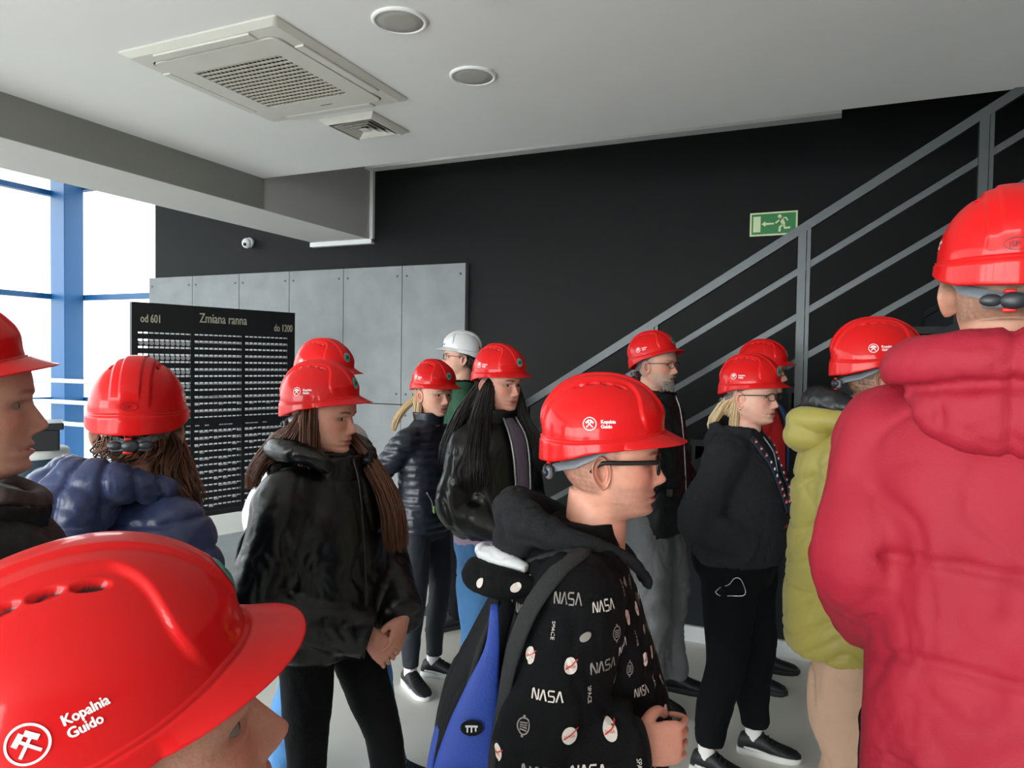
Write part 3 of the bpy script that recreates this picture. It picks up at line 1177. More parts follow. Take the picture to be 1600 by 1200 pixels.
struct(strip('floor', -9.2, 5.2, -6.3, 6.3, -.2, 0, M_FLOOR))
struct(strip('ceiling', -4.3, 5.2, -6.3, 4.53, 3.17, 3.57, M_CEIL))
struct(strip('ceiling', -9.3, -5.0, -6.3, 6.3, 4.3, 4.6, M_CEIL))
struct(strip('ceiling', -5.0, 5.2, 4.5, 6.3, 5.5, 5.8, M_CEIL))
struct(strip('ceiling_beam', -5.0, -4.3, -6.3, 6.05, 2.92, 4.6, M_BEAM))
M_BGREY = mat('beam_face_grey', '#85857f', 0.85)  # for a thin slab, darker grey than the beam behind it
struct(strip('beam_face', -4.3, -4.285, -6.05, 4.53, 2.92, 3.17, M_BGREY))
struct(strip('wall_back', -7.385, 5.2, 6.05, 6.3, 0, 5.5, M_BLACK))
struct(strip('wall_upper', -4.3, 5.2, 4.45, 4.53, 3.57, 5.5, M_CEIL))
struct(strip('wall_left', -5.0, -4.9, 4.5, 6.05, 4.6, 5.5, M_CEIL))
struct(strip('wall_right', 5.0, 5.25, -6.3, 6.3, 0, 5.5, M_DARKW))
struct(strip('wall_rear', 1.1, 5.2, -6.3, -6.05, 0, 3.17, M_DARKW))
struct(strip('wall_rear', -9.2, -4.3, -6.3, -6.05, 3.14, 4.3, M_DARKW))
# white ledge along the black wall and white returns where the beam meets it
struct(strip('trim_1', -4.3, 0.0, 5.93, 6.05, 3.60, 3.675, M_WHITE))
struct(strip('trim_2', -4.3, -4.262, 6.015, 6.05, 2.90, 3.60, M_WHITE))
struct(strip('trim_3', -5.03, -4.262, 5.99, 6.05, 2.875, 2.92, M_WHITE))

# glazing: blue posts and transoms, each pane its own
M_TINT = glass_mat('dimming_window_glass', (0.50, 0.52, 0.53, 1))  # tint put in to dim the daylight through these panes
def glazing(name, run, fixed, axis, posts, transoms, z0, z1, m_pane):
    e = empty(name)
    struct(e)
    def bx(nm, a0, a1, b0, b1, c0, c1, m):
        if axis == 'y':
            return strip(nm, b0, b1, a0, a1, c0, c1, m, e)
        return strip(nm, a0, a1, b0, b1, c0, c1, m, e)
    for p in posts:
        bx('window_post', p - .045, p + .045, fixed - .07, fixed + .07, z0, z1, M_BLUE)
    zs = [z0] + list(transoms) + [z1]
    for z in zs:
        bx('window_transom', run[0], run[1], fixed - .05, fixed + .05, z - .032, z + .032, M_BLUE)
    ps = sorted(set([run[0]] + list(posts) + [run[1]]))
    for a, b in zip(ps[:-1], ps[1:]):
        for c, d in zip(zs[:-1], zs[1:]):
            if b - a > .2:
                bx('window_pane', a + .04, b - .04, fixed - .006, fixed + .006, c + .03, d - .03, m_pane)
    return e
glazing('window_1', (-6.05, 6.0), -8.98, 'y', [-3.6, -1.2, 1.2, 3.6], [1.15, 2.44, 3.72], .04, 4.27, M_TINT)
glazing('window_2', (-8.9, -7.37), 6.10, 'x', [], [1.15, 2.44, 3.82], .04, 4.27, M_TINT)
glazing('window_3', (-8.9, 1.1), -6.10, 'x', [-6.4, -3.9, -1.4, 1.1], [1.15, 2.44], .04, 3.14, M_GLASS)
# corner post, a square blue tube turned on its corner joint
c = struct(obj('window_corner_post', *bbox_bevel(-.15, .15, -.12, .12, 0, 4.3, .008), M_BLUE, None, False))
c.location = (-8.80, 5.93, 0)
c.rotation_euler = (0, 0, math.radians(-4))

# concrete cladding: boards with open joints and screw heads
clad = tag(empty('concrete_cladding', (-5.3, 6.03, 0)), 'low screen of grey exposed concrete boards fixed to the black wall', 'wall panel')
for i in range(6):
    x0 = -7.413 + .705 * i + 5.3
    for z0, z1 in ((.0, 1.266), (1.274, 2.632)):
        pn_ = obj('concrete_panel', *bbox_bevel(x0 + .003, x0 + .702, -.045, .018, z0, z1, .002, 1), M_CONC, clad, False)
        for sx in (.055, .65):
            for sz in (z0 + .10, z1 - .10):
                t = np.linspace(0, 2 * PI, 10, endpoint=False)
                R = [np.column_stack([x0 + sx + r * np.cos(t), np.full(10, y), sz + r * np.sin(t)]) for r, y in ((.012, -.044), (.012, -.047), (.008, -.0475))]
                obj('panel_screw', *rings_mesh(np.array(R)), M_STEELG, pn_)

# staircase behind a slate side panel
NX0, SL = -2.50, 0.629
def nose(x): return (x - NX0) * SL
st = tag(empty('staircase', (NX0, 5.3, 0)), 'dark straight staircase rising along the black wall behind its side panel', 'stairs')
M_STEP = mat('dark_step', '#1b1d1f', 0.7)
for i in range(17):
    x = .28 * i
    obj('tread', *box(x, x + .31, -.70, .72, .176 * (i + 1) - .04, .176 * (i + 1)), M_STEP, st, False)
    obj('riser', *box(x + .01, x + .03, -.70, .72, .176 * i, .176 * (i + 1) - .04), M_STEP, st, False)
xs = [NX0 - .05, 5.0]
P = [(NX0 - .05, 0.001), (4.97, 0.001), (4.97, 3.165), (2.55, 3.165), (NX0 - .05, .02)]
V = [(x - NX0, y - 5.3, z) for y in (4.47, 4.53) for x, z in P]
n = len(P)
F = [list(range(n))[::1], list(range(n, 2 * n))[::-1]] + [[i, i + n, (i + 1) % n + n, (i + 1) % n] for i in range(n)]
obj('side_panel', V, F, M_SLATE, st, False)
struct(strip('baseboard_stairs', NX0 + .1, 5.0, 4.445, 4.47, 0, .095, M_WHITE))
struct(strip('baseboard_right', 4.975, 5.0, -6.0, 4.44, 0, .09, M_WHITE))

rl = tag(empty('stair_railing', (-.206, 4.53, 2.496)), 'grey steel stair railing with four sloping bars in front of the black wall', 'railing')
def slope_bar(name, x0, x1, dz, hh, wy, parent):
    V, F = box(x0, x1, -wy, wy, -hh, hh)
    V[:, 2] += V[:, 0] * SL + dz
    return obj(name, V, F, M_STEELG, parent, False)
slope_bar('handrail', -2.45, 2.6, 0, .029, .024, rl)
for dz in (-.236, -.50, -.764):
    slope_bar('rail', -2.3, 2.6, dz, .021, .012, rl)
for i in range(-2, 4):
    x = .88 * i + .016
    obj('post', *box(x - .022, x + .022, -.028, .016, x * SL - 1.10, x * SL - .012), M_STEELG, rl, False)
    obj('post', *box(x + .026, x + .046, -.02, .02, x * SL - 1.08, x * SL + .0), M_STEELG, rl, False)

# escape route sign
M_SGREEN = mat('sign_green', '#0d7a35', 0.45)
M_SPALE = mat('sign_pale', '#cfe3b4', 0.5)
sg = tag(empty('exit_sign', (-.47, 6.05, 2.83)), 'green escape route sign with running figure, arrow and door on black wall', 'sign')
obj('sign_border', *bbox_bevel(-.178, .178, -.012, 0, -.093, .093, .002, 1), M_SPALE, sg, False)
obj('sign_field', *box(-.164, .164, -.0135, -.012, -.079, .079), M_SGREEN, sg, False)
pic = [box(-.152, -.096, -.0148, -.0135, -.062, .062)]
def flat(parts):
    V, F = join2d(parts)
    n = len(V)
    return np.column_stack([V[:, 0], np.full(n, -.0146), V[:, 1]]), F
arrow = [(np.array([(-.09, 0), (-.06, .022), (-.06, .009), (.005, .006), (.005, -.006), (-.06, -.009), (-.06, -.022)]), [(0, 1, 2, 5, 6) if 0 else (0, 1, 2), (0, 2, 5), (0, 5, 6), (2, 3, 4, 5)])]
man = [(disc2d(.014, 14)[0] + [.045, .055], disc2d(.014, 14)[1]),
       stroke2d([(.055, .04), (.072, .0), (.074, -.015)], .028), stroke2d([(.058, .032), (.035, .018), (.015, .002)], .012),
       stroke2d([(.062, .038), (.092, .042), (.105, .018)], .012), stroke2d([(.070, -.012), (.048, -.03), (.046, -.066)], .016),
       stroke2d([(.076, -.012), (.086, -.04), (.125, -.036)], .016)]
obj('sign_pictogram', *join([pic[0], flat(arrow), flat(man)]), M_SPALE, sg, False)

# dome camera
cm = tag(empty('dome_camera', (-5.9, 6.05, 2.975)), 'small white dome security camera on the dark wall below the beam', 'camera')
t = np.linspace(0, 2 * PI, 28, endpoint=False)
def lathe_y(prof, n=28):
    t = np.linspace(0, 2 * PI, n, endpoint=False)
    return rings_mesh(np.array([np.column_stack([r * np.cos(t), np.full(n, y), r * np.sin(t)]) for r, y in prof]))
def lathe_z(prof, n=32):
    t = np.linspace(0, 2 * PI, n, endpoint=False)
    return rings_mesh(np.array([np.column_stack([r * np.cos(t), r * np.sin(t), np.full(n, z)]) for r, z in prof]))
obj('camera_mount', *lathe_y([(.055, 0), (.055, -.03), (.05, -.04)]), M_WHITE, cm)
V, F = ellipsoid((0, -.06, -.012), (.05, .05, .055), 24, 14)
obj('camera_body', V, F, M_WHITE, cm)
V, F = ellipsoid((.012, -.10, -.03), (.02, .016, .02), 18, 10)
obj('camera_lens', V, F, M_FRAME, cm)

# ceiling cassette
M_CASS = mat('cassette_plastic', '#cfcec6', 0.5, var=(3, .04))
M_RECESS_SHADE = mat('recess_shade', '#14120f', 0.9)  # near-black colour stands in for shade inside a recess
M_GAP = mat('cassette_gap', '#4c4a45', 0.9)
M_SLAT = mat('cassette_slat', '#b9b5aa', 0.55)
ac = tag(empty('ceiling_cassette', (-2.705, 2.93, 3.17)), 'square off-white air conditioning cassette set in the grey ceiling', 'air conditioner')
def rrect(hx, hy, r, z, n=8):
    out = []
    for cx, cy, a0 in ((hx - r, hy - r, 0), (-hx + r, hy - r, 90), (-hx + r, -hy + r, 180), (hx - r, -hy + r, 270)):
        for i in range(n):
            a = math.radians(a0 + 90 * i / (n - 1))
            out.append((cx + r * math.cos(a), cy + r * math.sin(a), z))
    return np.array(out)
V, F = rings_mesh(np.array([rrect(.49, .525, .012, 0), rrect(.49, .525, .012, -.008), rrect(.455, .49, .02, -.026), rrect(.40, .425, .05, -.030), rrect(.40, .425, .05, -.012)]), False, False)
obj('outer_frame', V, F, M_CASS, ac, False)
for sx, sy, hx, hy in ((0, 1, .30, .028), (0, -1, .30, .028), (1, 0, .026, .30), (-1, 0, .026, .30)):
    v, f = bbox_bevel(sx * .425 - hx, sx * .425 + hx, sy * .455 - hy, sy * .455 + hy, -.036, -.024, .004)
    obj('outlet_flap', v, f, M_CASS, ac, False)
obj('shadow_gap', *rings_mesh(np.array([rrect(.405, .43, .05, -.02), rrect(.405, .43, .05, -.021)])), M_GAP, ac, False)
GX, GY = .275, .268
def frame_ring(o, i, z0, z1):
    rows = [o(z0), o(z1), i(z1), i(z0), o(z0)]
    return np.array(rows).reshape(-1, 3), grid_faces(5, len(rows[0]), False, False)
V, F = frame_ring(lambda z: rrect(.392, .416, .045, z), lambda z: rrect(GX, GY, .004, z), -.022, -.036)
obj('grille_panel', V, F, M_CASS, ac, False)
obj('filter_shade', *box(-GX, GX, -GY, GY, -.023, -.0215), M_RECESS_SHADE, ac, False)  # dark sheet painted as the shade behind the slats
slat_me = new_mesh('cassette_slat', *box(-GX, GX, -.0068, .0068, -.035, -.030), M_SLAT, False)
for i in range(15):
    o = link('slat', slat_me, ac)
    o.location = (0, -GY + .0186 + .038 * i * .985 - .009, 0)
V, F = join([box(-GX + .0275 * i - .0028, -GX + .0275 * i + .0028, -GY, GY, -.030, -.026) for i in range(1, 20)])
obj('cross_bars', V, F, M_SLAT, ac, False)
for i in range(5):
    pass
obj('name_strip', *box(.02, .10, .345, .352, -.0366, -.036), M_GAP, ac, False)

# square diffuser
df = tag(empty('ceiling_diffuser', (-2.715, 3.74, 3.17)), 'small square supply diffuser with nested blades beside the cassette', 'air vent')
def sq(h, z): return np.array([(-h, -h, z), (h, -h, z), (h, h, z), (-h, h, z)])
def frust(name, h0, z0, h1, z1, t=.003):
    R = [sq(h0, z0), sq(h1, z1), sq(h1 - t, z1), sq(h0 - t, z0 + .0005), sq(h0, z0)]
    return obj(name, np.array(R).reshape(-1, 3), grid_faces(5, 4, False, False), M_CASS, df, False)
R = [sq(.20, -.001), sq(.198, -.010), sq(.165, -.032), sq(.158, -.032), sq(.16, -.002)]
obj('diffuser_frame', np.array(R).reshape(-1, 3), grid_faces(5, 4, False, False), M_CASS, df, False)
for h in (.112, .076, .040):
    frust('blade', h, -.006, h + .026, -.032)
V, F = rings_mesh(np.array([sq(.030, -.032), sq(.002, -.012)]))
obj('centre_cone', V, F, M_CASS, df, False)
obj('duct_shade', *box(-.155, .155, -.155, .155, -.002, -.0005), M_RECESS_SHADE, df, False)  # dark sheet painted as duct shade, the ceiling is not cut

# ceiling loudspeakers
M_GRIL = mat('speaker_grille', '#a9a9a3', 0.7, bump=(500, .3))
for (x, y), lb in (((-1.75, 2.655), 'round grey ceiling loudspeaker nearer the camera, level with the cassette'),
                   ((-1.73, 3.305), 'round grey ceiling loudspeaker deeper in the room, beside the small diffuser')):
    sp = tag(empty('ceiling_speaker', (x, y, 3.17)), lb, 'loudspeaker', 'round loudspeakers in the ceiling')
    V, F = lathe_z([(.122, 0), (.122, -.006), (.115, -.011), (.104, -.011), (.102, -.005)])
    obj('speaker_rim', V, F[:-64], M_CEIL, sp)
    obj('speaker_grille', *lathe_z([(.104, -.004), (.103, -.007), (.06, -.009), (.02, -.010)]), M_GRIL, sp)
V, F = lathe_z([(.05, 0), (.052, -.014), (.046, -.03), (.03, -.038), (.01, -.04)], 24)
sd = tag(obj('smoke_detector', V, F, mat('detector_beige', '#c4b8a2', .5), None, loc=(-1.30, 2.53, 3.17)), 'little beige ceiling detector cut by the top edge of the picture', 'detector')

# tally board
M_BOARD = mat('board_black', '#17181a', 0.45, var=(20, .1))
M_TAG = mat('tally_metal', '#c9ccd0', 0.35, metal=.6)
M_TXT = mat('board_lettering', '#cfc9b6', 0.6)
p0, p1 = Vector((-4.655, 3.606, 0)), Vector((-4.268, 4.88, 0))
bd = tag(empty('tally_board', (p0 + p1) / 2, math.atan2(p1.y - p0.y, p1.x - p0.x)), 'tall black pit tally board with rows of metal tags and cream lettering', 'board')
BW, BZ0, BZ1 = (p1 - p0).length / 2, .455, 2.10
F_ = -.02
obj('header', *box(-BW, BW, F_, .02, BZ1 - .215, BZ1), M_BOARD, bd, False)
obj('bottom_bar', *box(-BW, BW, F_, .02, BZ0, BZ0 + .035), M_BOARD, bd, False)
colx = [-BW + .045, -BW + .045 + .415, -BW + .045 + .83]
cw = .385
for x0, x1 in ((-BW, colx[0]), (colx[0] + cw, colx[1]), (colx[1] + cw, colx[2]), (colx[2] + cw, BW)):
    obj('upright', *box(x0, x1, F_, .02, BZ0 + .035, BZ1 - .215), M_BOARD, bd, False)
NR = 26
zr0, zr1 = BZ1 - .215, BZ0 + .035
slm = new_mesh('board_slat', *box(0, cw, -.012, .006, -.020, .020), M_BOARD, False)
tdisc = rings_mesh(np.array([np.column_stack([r * np.cos(np.linspace(0, 2 * PI, 10, endpoint=False)), np.full(10, y), r * np.sin(np.linspace(0, 2 * PI, 10, endpoint=False))]) for r, y in ((.0165, 0), (.0165, -.003))]))
tagm = new_mesh('tally_tag', *tdisc, M_TAG, False)
tbar = new_mesh('tally_tag_small', *box(-.0155, .0155, -.012, 0, -.0045, .0045), M_TAG, False)
rt = random.Random(4)
extra = []
cnt = 0
for r in range(NR):
    z = zr0 - (r + .5) * (zr0 - zr1) / NR
    for c in range(3):
        o = link('slat', slm, bd, (colx[c], 0, z - .004))
    if r == NR // 2 - 1:
        obj('middle_bar', *box(-BW + .045, BW - .045, F_, -.012, z - .05, z + .02), M_BOARD, bd, False)
        continue
    for c in range(3):
        for q in range(10):
            x = colx[c] + .0195 + q * .0385
            if r in (1, 3, 5, 7) and c == 0:
                kind = 1
            elif r in (1, 3, 5, 7, 9, 11) and c > 0:
                kind = 2
            else:
                if r < 9 or rt.random() > .42:
                    continue
                kind = 2
            if cnt < 290:
                cnt += 1
                o = link('tally_tag', tagm if kind == 1 else tbar, bd, (x, F_ * .75, z + .014 if kind == 2 else z))
            else:
                v, f = box(x - .0155, x + .0155, -.027, -.015, z + .0095, z + .0185)
                extra.append((v, f))
if extra:
    obj('remaining_tags', *join(extra), M_TAG, bd, False)['kind'] = 'stuff'
V, F = join([box(c0 + .0385 * q - .003, c0 + .0385 * q + .003, -.0135, .0, zr1, zr0) for c0 in colx for q in range(1, 10)])
obj('dividers', V, F, M_BOARD, bd, False)
def wall_text(name, body, size, x, z, y, m, parent, sx=.72, bold=.0012):
    v, f = text2d(body, size)
    v = np.asarray(v) * [sx, 1]
    vv, ff = join2d([(v, f), (v + [bold, 0], f), (v - [bold, 0], f), (v + [0, bold], f)])
    return obj(name, np.column_stack([vv[:, 0] + x, np.full(len(vv), y), vv[:, 1] + z]), ff, m, parent, False)
wall_text('lettering', 'od 601', .085, -BW + .06, BZ1 - .145, F_ - .001, M_TXT, bd, .62)
wall_text('lettering', 'Zmiana ranna', .105, -.17, BZ1 - .125, F_ - .001, M_TXT, bd, .68)
wall_text('lettering', 'do 1200', .085, BW - .20, BZ1 - .165, F_ - .001, M_TXT, bd, .62)
for x in (-BW + .05, BW - .05):
    obj('leg', *box(x - .045, x + .045, .0, .035, .13, BZ0 + .1), M_BOARD, bd, False)
    obj('foot', *box(x - .05, x + .05, -.2, .22, .12, .145), M_BOARD, bd, False)
# plinth below the board, two shallow steps
pl = tag(empty('display_plinth', (p0 + p1) / 2 + Vector((.1, .1, 0)), bd.rotation_euler.z), 'low grey stepped plinth carrying the black tally board', 'platform')
obj('lower_step', *bbox_bevel(-.85, 1.0, -.62, .75, 0, .06, .006), M_PLINTH, pl, False)
obj('upper_step', *bbox_bevel(-.78, .9, -.45, .70, .06, .12, .006), M_PLINTH, pl, False)

# barrel with a black case on it, by the windows
M_BARREL = mat('barrel_blue_grey', '#3a5160', 0.45, metal=.2)
M_BLKBOX = mat('black_case', '#121417', 0.4)
bl = at(-3.60, 5.25)
br = tag(empty('steel_drum', bl), 'blue grey steel drum with a pale rim near the windows', 'barrel')
obj('drum_body', *lathe_z([(.27, 0), (.285, .01), (.285, .32), (.292, .335), (.285, .35), (.285, .63), (.292, .645), (.285, .66), (.285, .955)], 40), M_BARREL, br)
obj('drum_rim', *lathe_z([(.295, .955), (.305, .97), (.305, 1.0), (.295, 1.015), (.20, 1.015)], 40), M_WHITE, br)
bx_ = tag(empty('black_case', at(-3.50, 5.22, 1.016), 1.0), 'black box with an overhanging lid standing on the steel drum', 'box')
obj('case_body', *bbox_bevel(-.17, .17, -.17, .17, 0, .15, .008), M_BLKBOX, bx_, False)
obj('case_lid', *bbox_bevel(-.195, .195, -.195, .195, .15, .20, .01), M_BLKBOX, bx_, False)

# pale socket box on the stair panel
wb = tag(empty('wall_box', (-1.26, 4.47, .60)), 'cream wall box with a dark slot low on the stair side panel', 'box')
obj('box_body', *bbox_bevel(-.09, .105, -.04, 0, -.14, .16, .006), mat('cream_box', '#cfcdbd', .5), wb, False)
obj('box_slot', *box(.01, .022, -.042, -.039, -.10, .12), M_BLKBOX, wb, False)
obj('box_base', *bbox_bevel(-.07, .11, -.05, 0, -.165, -.115, .005), M_WHITE, wb, False)

# outside: terrace, pale railing, shrubs
M_PAVE = mat('pale_terrace', '#7c7e7c', .8, var=(2, .06))
struct(strip('ground', -60, 40, 6.4, 60, -.4, -.15, M_PAVE))
struct(strip('ground', -60, -9.3, -40, 6.4, -.4, -.15, M_PAVE))
M_ALU = mat('pale_aluminium', '#dfe3e4', .35, metal=.2)
orl = tag(empty('guard_railing', (-8.6, 5.55, 0)), 'white guard railing of three pipes in front of the corner glazing', 'railing')
for z in (.90, 1.155, 1.405):
    V, F = stube([(1.15, 0, z), (.5, 0, z), (.1, 0, z), (-.06, -.10, z), (-.08, -.3, z), (-.08, -1.5, z), (-.08, -3, z)], [.026] * 7, 40, 10)
    obj('rail', V, F, M_ALU, orl)
for x, y in ((1.1, .05), (-.13, -.3), (-.13, -2.9)):
    V, F = stube([(x, y, 0), (x, y, .7), (x, y, 1.42)], [.02] * 3, 6, 10)
    obj('post', V, F, M_ALU, orl)
M_LEAF = mat('pale_leaves', '#7d9a70', .7, var=(9, .2))
M_BARK = mat('bark', '#5d5448', .9)
rs = np.random.RandomState(3)
for i, (x, y, s, lb) in enumerate([(-12.3, 10.5, 1.0, 'bushy green shrub outside, low behind the white guard railing'),
                                   (-14.6, 11.5, 1.3, 'larger green shrub outside, farther off behind the blue corner post')]):
    tr = tag(empty('shrub', (x, y, -.15)), lb, 'shrub', 'shrubs outside the glazing')
    tr.scale = (s, s, s)
    V, F = stube([(0, 0, 0), (.02, 0, .3), (0, .03, .6)], [.04, .03, .02], 6, 8)
    obj('stem', V, F, M_BARK, tr)
    lv, lf = [], []
    for k in range(420):
        d = rs.normal(size=3); d /= np.linalg.norm(d)
        c = np.array([0, 0, .62]) + d * np.array([.5, .5, .42]) * rs.rand() ** .4
        a = nrm(rs.normal(size=3)); b = nrm(np.cross(a, rs.normal(size=3)))
        q = len(lv)
        lv += [c - a * .07, c + b * .03, c + a * .07, c - b * .03]
        lf.append((q, q + 1, q + 2, q + 3))
    obj('foliage', lv, lf, M_LEAF, tr, False)['kind'] = 'stuff'
# ------------------------------------------------------------------ cloth materials
M_LEATHER = mat('black_faux_leather', '#0b0c0d', 0.33, bump=(45, 0.12), spec=.42)
M_NAVY = mat('navy_nylon', '#28345a', 0.40, bump=(70, 0.10), sheen=.1)
M_NAVYD = mat('dark_navy_nylon', '#1d222e', 0.36, bump=(60, 0.15))
M_HOODIE = mat('black_cotton', '#0f0f11', 0.9, bump=(220, 0.25), spec=.15)
M_GREYHOOD = mat('charcoal_fleece', '#262729', 0.95, bump=(180, 0.35), spec=.15)
M_FLEECE = mat('dark_grey_sweat', '#26282c', 0.95, bump=(150, 0.3), spec=.2)
M_CRIMSON = mat('crimson_shell', '#9a0c28', 0.72, bump=(260, 0.12), var=(7, .05))
M_LIME = mat('lime_nylon', '#a39848', 0.5, bump=(60, 0.10), var=(6, .04), sheen=.1)
M_LINING = mat('black_lining', '#191b1e', 0.4, bump=(40, 0.2))
M_BEIGE = mat('beige_cotton', '#c6a48c', 0.85, bump=(120, 0.2), var=(8, .05))
M_JEANS = mat('blue_denim', '#4478ab', 0.85, bump=(160, 0.3), var=(10, .14))
M_BLKJEAN = mat('black_denim', '#0b0c0f', 0.8, spec=.2, bump=(160, 0.25), var=(10, .15))
M_DKNAVYT = mat('navy_leggings', '#171c24', 0.7, bump=(140, 0.2))
M_GREYTR = mat('grey_twill', '#6b6e70', 0.62, bump=(110, 0.2), var=(6, .08))
M_BLKTR = mat('black_sweatpants', '#0c0e11', 0.92, bump=(150, 0.25), spec=.15)
M_LILAC = mat('lilac_cotton', '#a793ad', 0.9, bump=(170, 0.25))
M_LILACD = mat('mauve_cotton', '#5e4f5e', 0.9, bump=(170, 0.25))
M_GREEN = mat('green_cotton', '#1e4a35', 0.85, bump=(150, 0.2))
M_REDCLOTH = mat('red_cotton', '#c3161c', 0.8, bump=(150, 0.2))
M_BLKJK = mat('black_jacket', '#0f1214', 0.55, spec=.3, bump=(60, 0.2))
M_WHITEJK = mat('white_nylon', '#d4d6d8', 0.45, bump=(60, 0.1))
M_BLUEP = mat('blue_pack_fabric', '#2646a4', 0.6, bump=(200, .2))
M_BLACKP = mat('black_pack_fabric', '#0d0e11', 0.7, spec=.2, bump=(200, .3))
M_STRAP = mat('grey_strap', '#2f2f30', 0.85, spec=.2, bump=(250, .3))
M_CREAM = mat('print_cream', '#d9cfc6', 0.8)
M_PGREY = mat('print_grey', '#8d8681', 0.8)
M_PRED = mat('print_red', '#c2332a', 0.8)
M_ZIP = mat('zip_metal', '#8b8d8e', 0.35, metal=.8)
H_BROWN = hair_mat('brown_hair', '#2e190f', '#74452a')
H_BLACK = hair_mat('black_hair', '#0c0a0a', '#1f1a19', .35)
H_BLOND = hair_mat('blond_hair', '#b08d62', '#e2cda4')
H_GREY = hair_mat('grey_hair', '#6d6862', '#a9a39b', .6)
H_DBROWN = hair_mat('dark_brown_hair', '#1c110c', '#3c2517')

def add_part(p, name, parts, m, parent=None, **kw):
    V, F = join(parts)
    return p.add(name, V, F, m, parent, **kw)

# ============================================================ 1 crimson coat
p = Person('tall person seen from behind in a long crimson quilted coat with a padded hood', (.868, 1.27), 60, 1.15,
           dict(skin='#c08d76', hair='#6f5c4c', hairden=.75), yaw=2, headx=.02, headz=0.0)
p.arm(1, (-.06, .185, 1.17), (.12, .17, 1.03), sh=(0, .148, 1.375))
p.arm(-1, (-.06, -.20, 1.17), (.12, -.17, 1.03), sh=(0, .148, 1.375))
p.trousers(M_BLKTR, {1: (.0, .12, 8), -1: (0, -.12, -8)})
p.build_body()
tor = torso_loft([(.62, .15, .185, -.005), (.80, .155, .18, -.01), (.98, .155, .175, -.01), (1.15, .155, .18, -.01), (1.30, .15, .19, -.015), (1.39, .12, .175, -.02), (1.45, .09, .12, -.025), (1.49, .075, .09, -.02)], 30)
V, F = fuse([tor] + p.sleeves((.082, .080, .072, .058)), .0085, 7, lambda V, N: quilt(.15, .010, 3, .004, tilt=.15, zoff=.03, warp=.012)(V, N) * sstep(1.27, 1.2, V[:, 2]) * sstep(.175, .145, np.abs(V[:, 1])) + folds(.010, 3.2, 8, (1, 1, .5))(V, N))
coat = p.add('coat', V, F, M_CRIMSON)
hood = [stube([(.07, -.08, 1.46), (.04, -.11, 1.47), (-.04, -.13, 1.48), (-.11, -.105, 1.487), (-.135, 0, 1.492), (-.11, .105, 1.487), (-.04, .13, 1.48), (.04, .11, 1.47), (.07, .08, 1.46)],
              [.026, .030, .036, .044, .048, .044, .036, .030, .026], 44, 16),
        ellipsoid((-.13, 0, 1.415), (.05, .118, .062), 28, 16), ellipsoid((-.10, 0, 1.445), (.06, .135, .05), 28, 14)]
def hoodf(V, N):
    d = folds(.007, 4.5, 21)(V, N)
    d -= .010 * np.exp(-(V[:, 1] / .005) ** 2) * (V[:, 0] < -.05)
    d -= .012 * np.exp(-((V[:, 2] - 1.447 - .012 * np.cos(V[:, 1] * 12)) / .007) ** 2) * (V[:, 0] < -.04)
    d -= .011 * np.exp(-((np.abs(V[:, 1] - .085) + .4 * np.abs(V[:, 2] - 1.41)) / .010) ** 2) * (V[:, 2] < 1.45)
    return d
V, F = fuse(hood, .0075, 5, hoodf)
p.add('hood', V, F, M_CRIMSON, coat)
p.helmet(sticker=True, tilt=-.06)
for sd in (1, -1):
    p.shoe(sd, M_SHOE, M_SOLE_D)

# ============================================================ 2 lime jacket
p = Person('person in a lime green quilted jacket and beige trousers with head turned away', (1.03, 2.2), -20, 1.045,
           dict(skin='#c89880', hair='#3a2a20', hairden=.92), headx=.085, yaw=2, headz=.0)
p.arm(1, (.0, .25, 1.10), (.14, .20, .90))
p.arm(-1, (-.02, -.255, 1.10), (.12, -.20, .90))
p.trousers(M_BEIGE, {1: (.06, .10, 8), -1: (.0, -.11, -10)}, rad=(.094, .088, .082), seed=4, amp=.018, hip=(.115, .15), hem=.05)
p.build_body()
tor = torso_loft([(.80, .15, .19, -.0), (.86, .165, .20, .0), (.98, .16, .195, .0), (1.15, .15, .195, .0), (1.30, .145, .20, .0), (1.39, .12, .195, .0), (1.45, .08, .12, .0), (1.49, .07, .085, .01)], 30)
def limef(V, N):
    a = V[:, 2] + .55 * np.abs(V[:, 0]) + .02 * pn(V, 3, 4)
    b = V[:, 2] - .9 * V[:, 0] + .35 * V[:, 1] + .02 * pn(V, 2.4, 9)
    q = lambda t, s: np.abs(np.sin(PI * t / s)) ** .4 - .6
    return .008 * channels(a, .105, .006) + .006 * channels(b, .17, .006) + folds(.006, 4, 31)(V, N)
V, F = fuse([tor] + p.sleeves((.085, .076, .066, .05)), .0085, 6, limef)
jk = p.add('jacket', V, F, M_LIME)
hood = [stube([(.13, -.075, 1.42), (.10, -.11, 1.45), (-.0, -.135, 1.475), (-.09, -.11, 1.475), (-.13, 0, 1.465), (-.09, .11, 1.475), (-.0, .135, 1.475), (.10, .11, 1.45), (.13, .075, 1.42)],
              [.022, .026, .030, .036, .042, .036, .030, .026, .022], 44, 14),
        ellipsoid((-.085, 0, 1.425), (.092, .138, .066), 30, 16)]
V, F = fuse(hood, .0075, 7, folds(.007, 4, 33))
hd = p.add('hood', V, F, M_LIME, jk)
V, F = fuse([stube([(.08, -.08, 1.45), (.01, -.098, 1.51), (-.06, -.065, 1.525), (-.085, 0, 1.525), (-.06, .065, 1.525), (.01, .098, 1.51), (.08, .08, 1.45)], [.022, .032, .040, .044, .040, .032, .022], 34, 12)], .007, 4, folds(.008, 7, 35))
p.add('hood_lining', V, F, M_LINING, jk)
p.helmet(sticker=False, tilt=-.03)
for sd in (1, -1):
    p.shoe(sd, M_SHOE, M_SOLE_D)

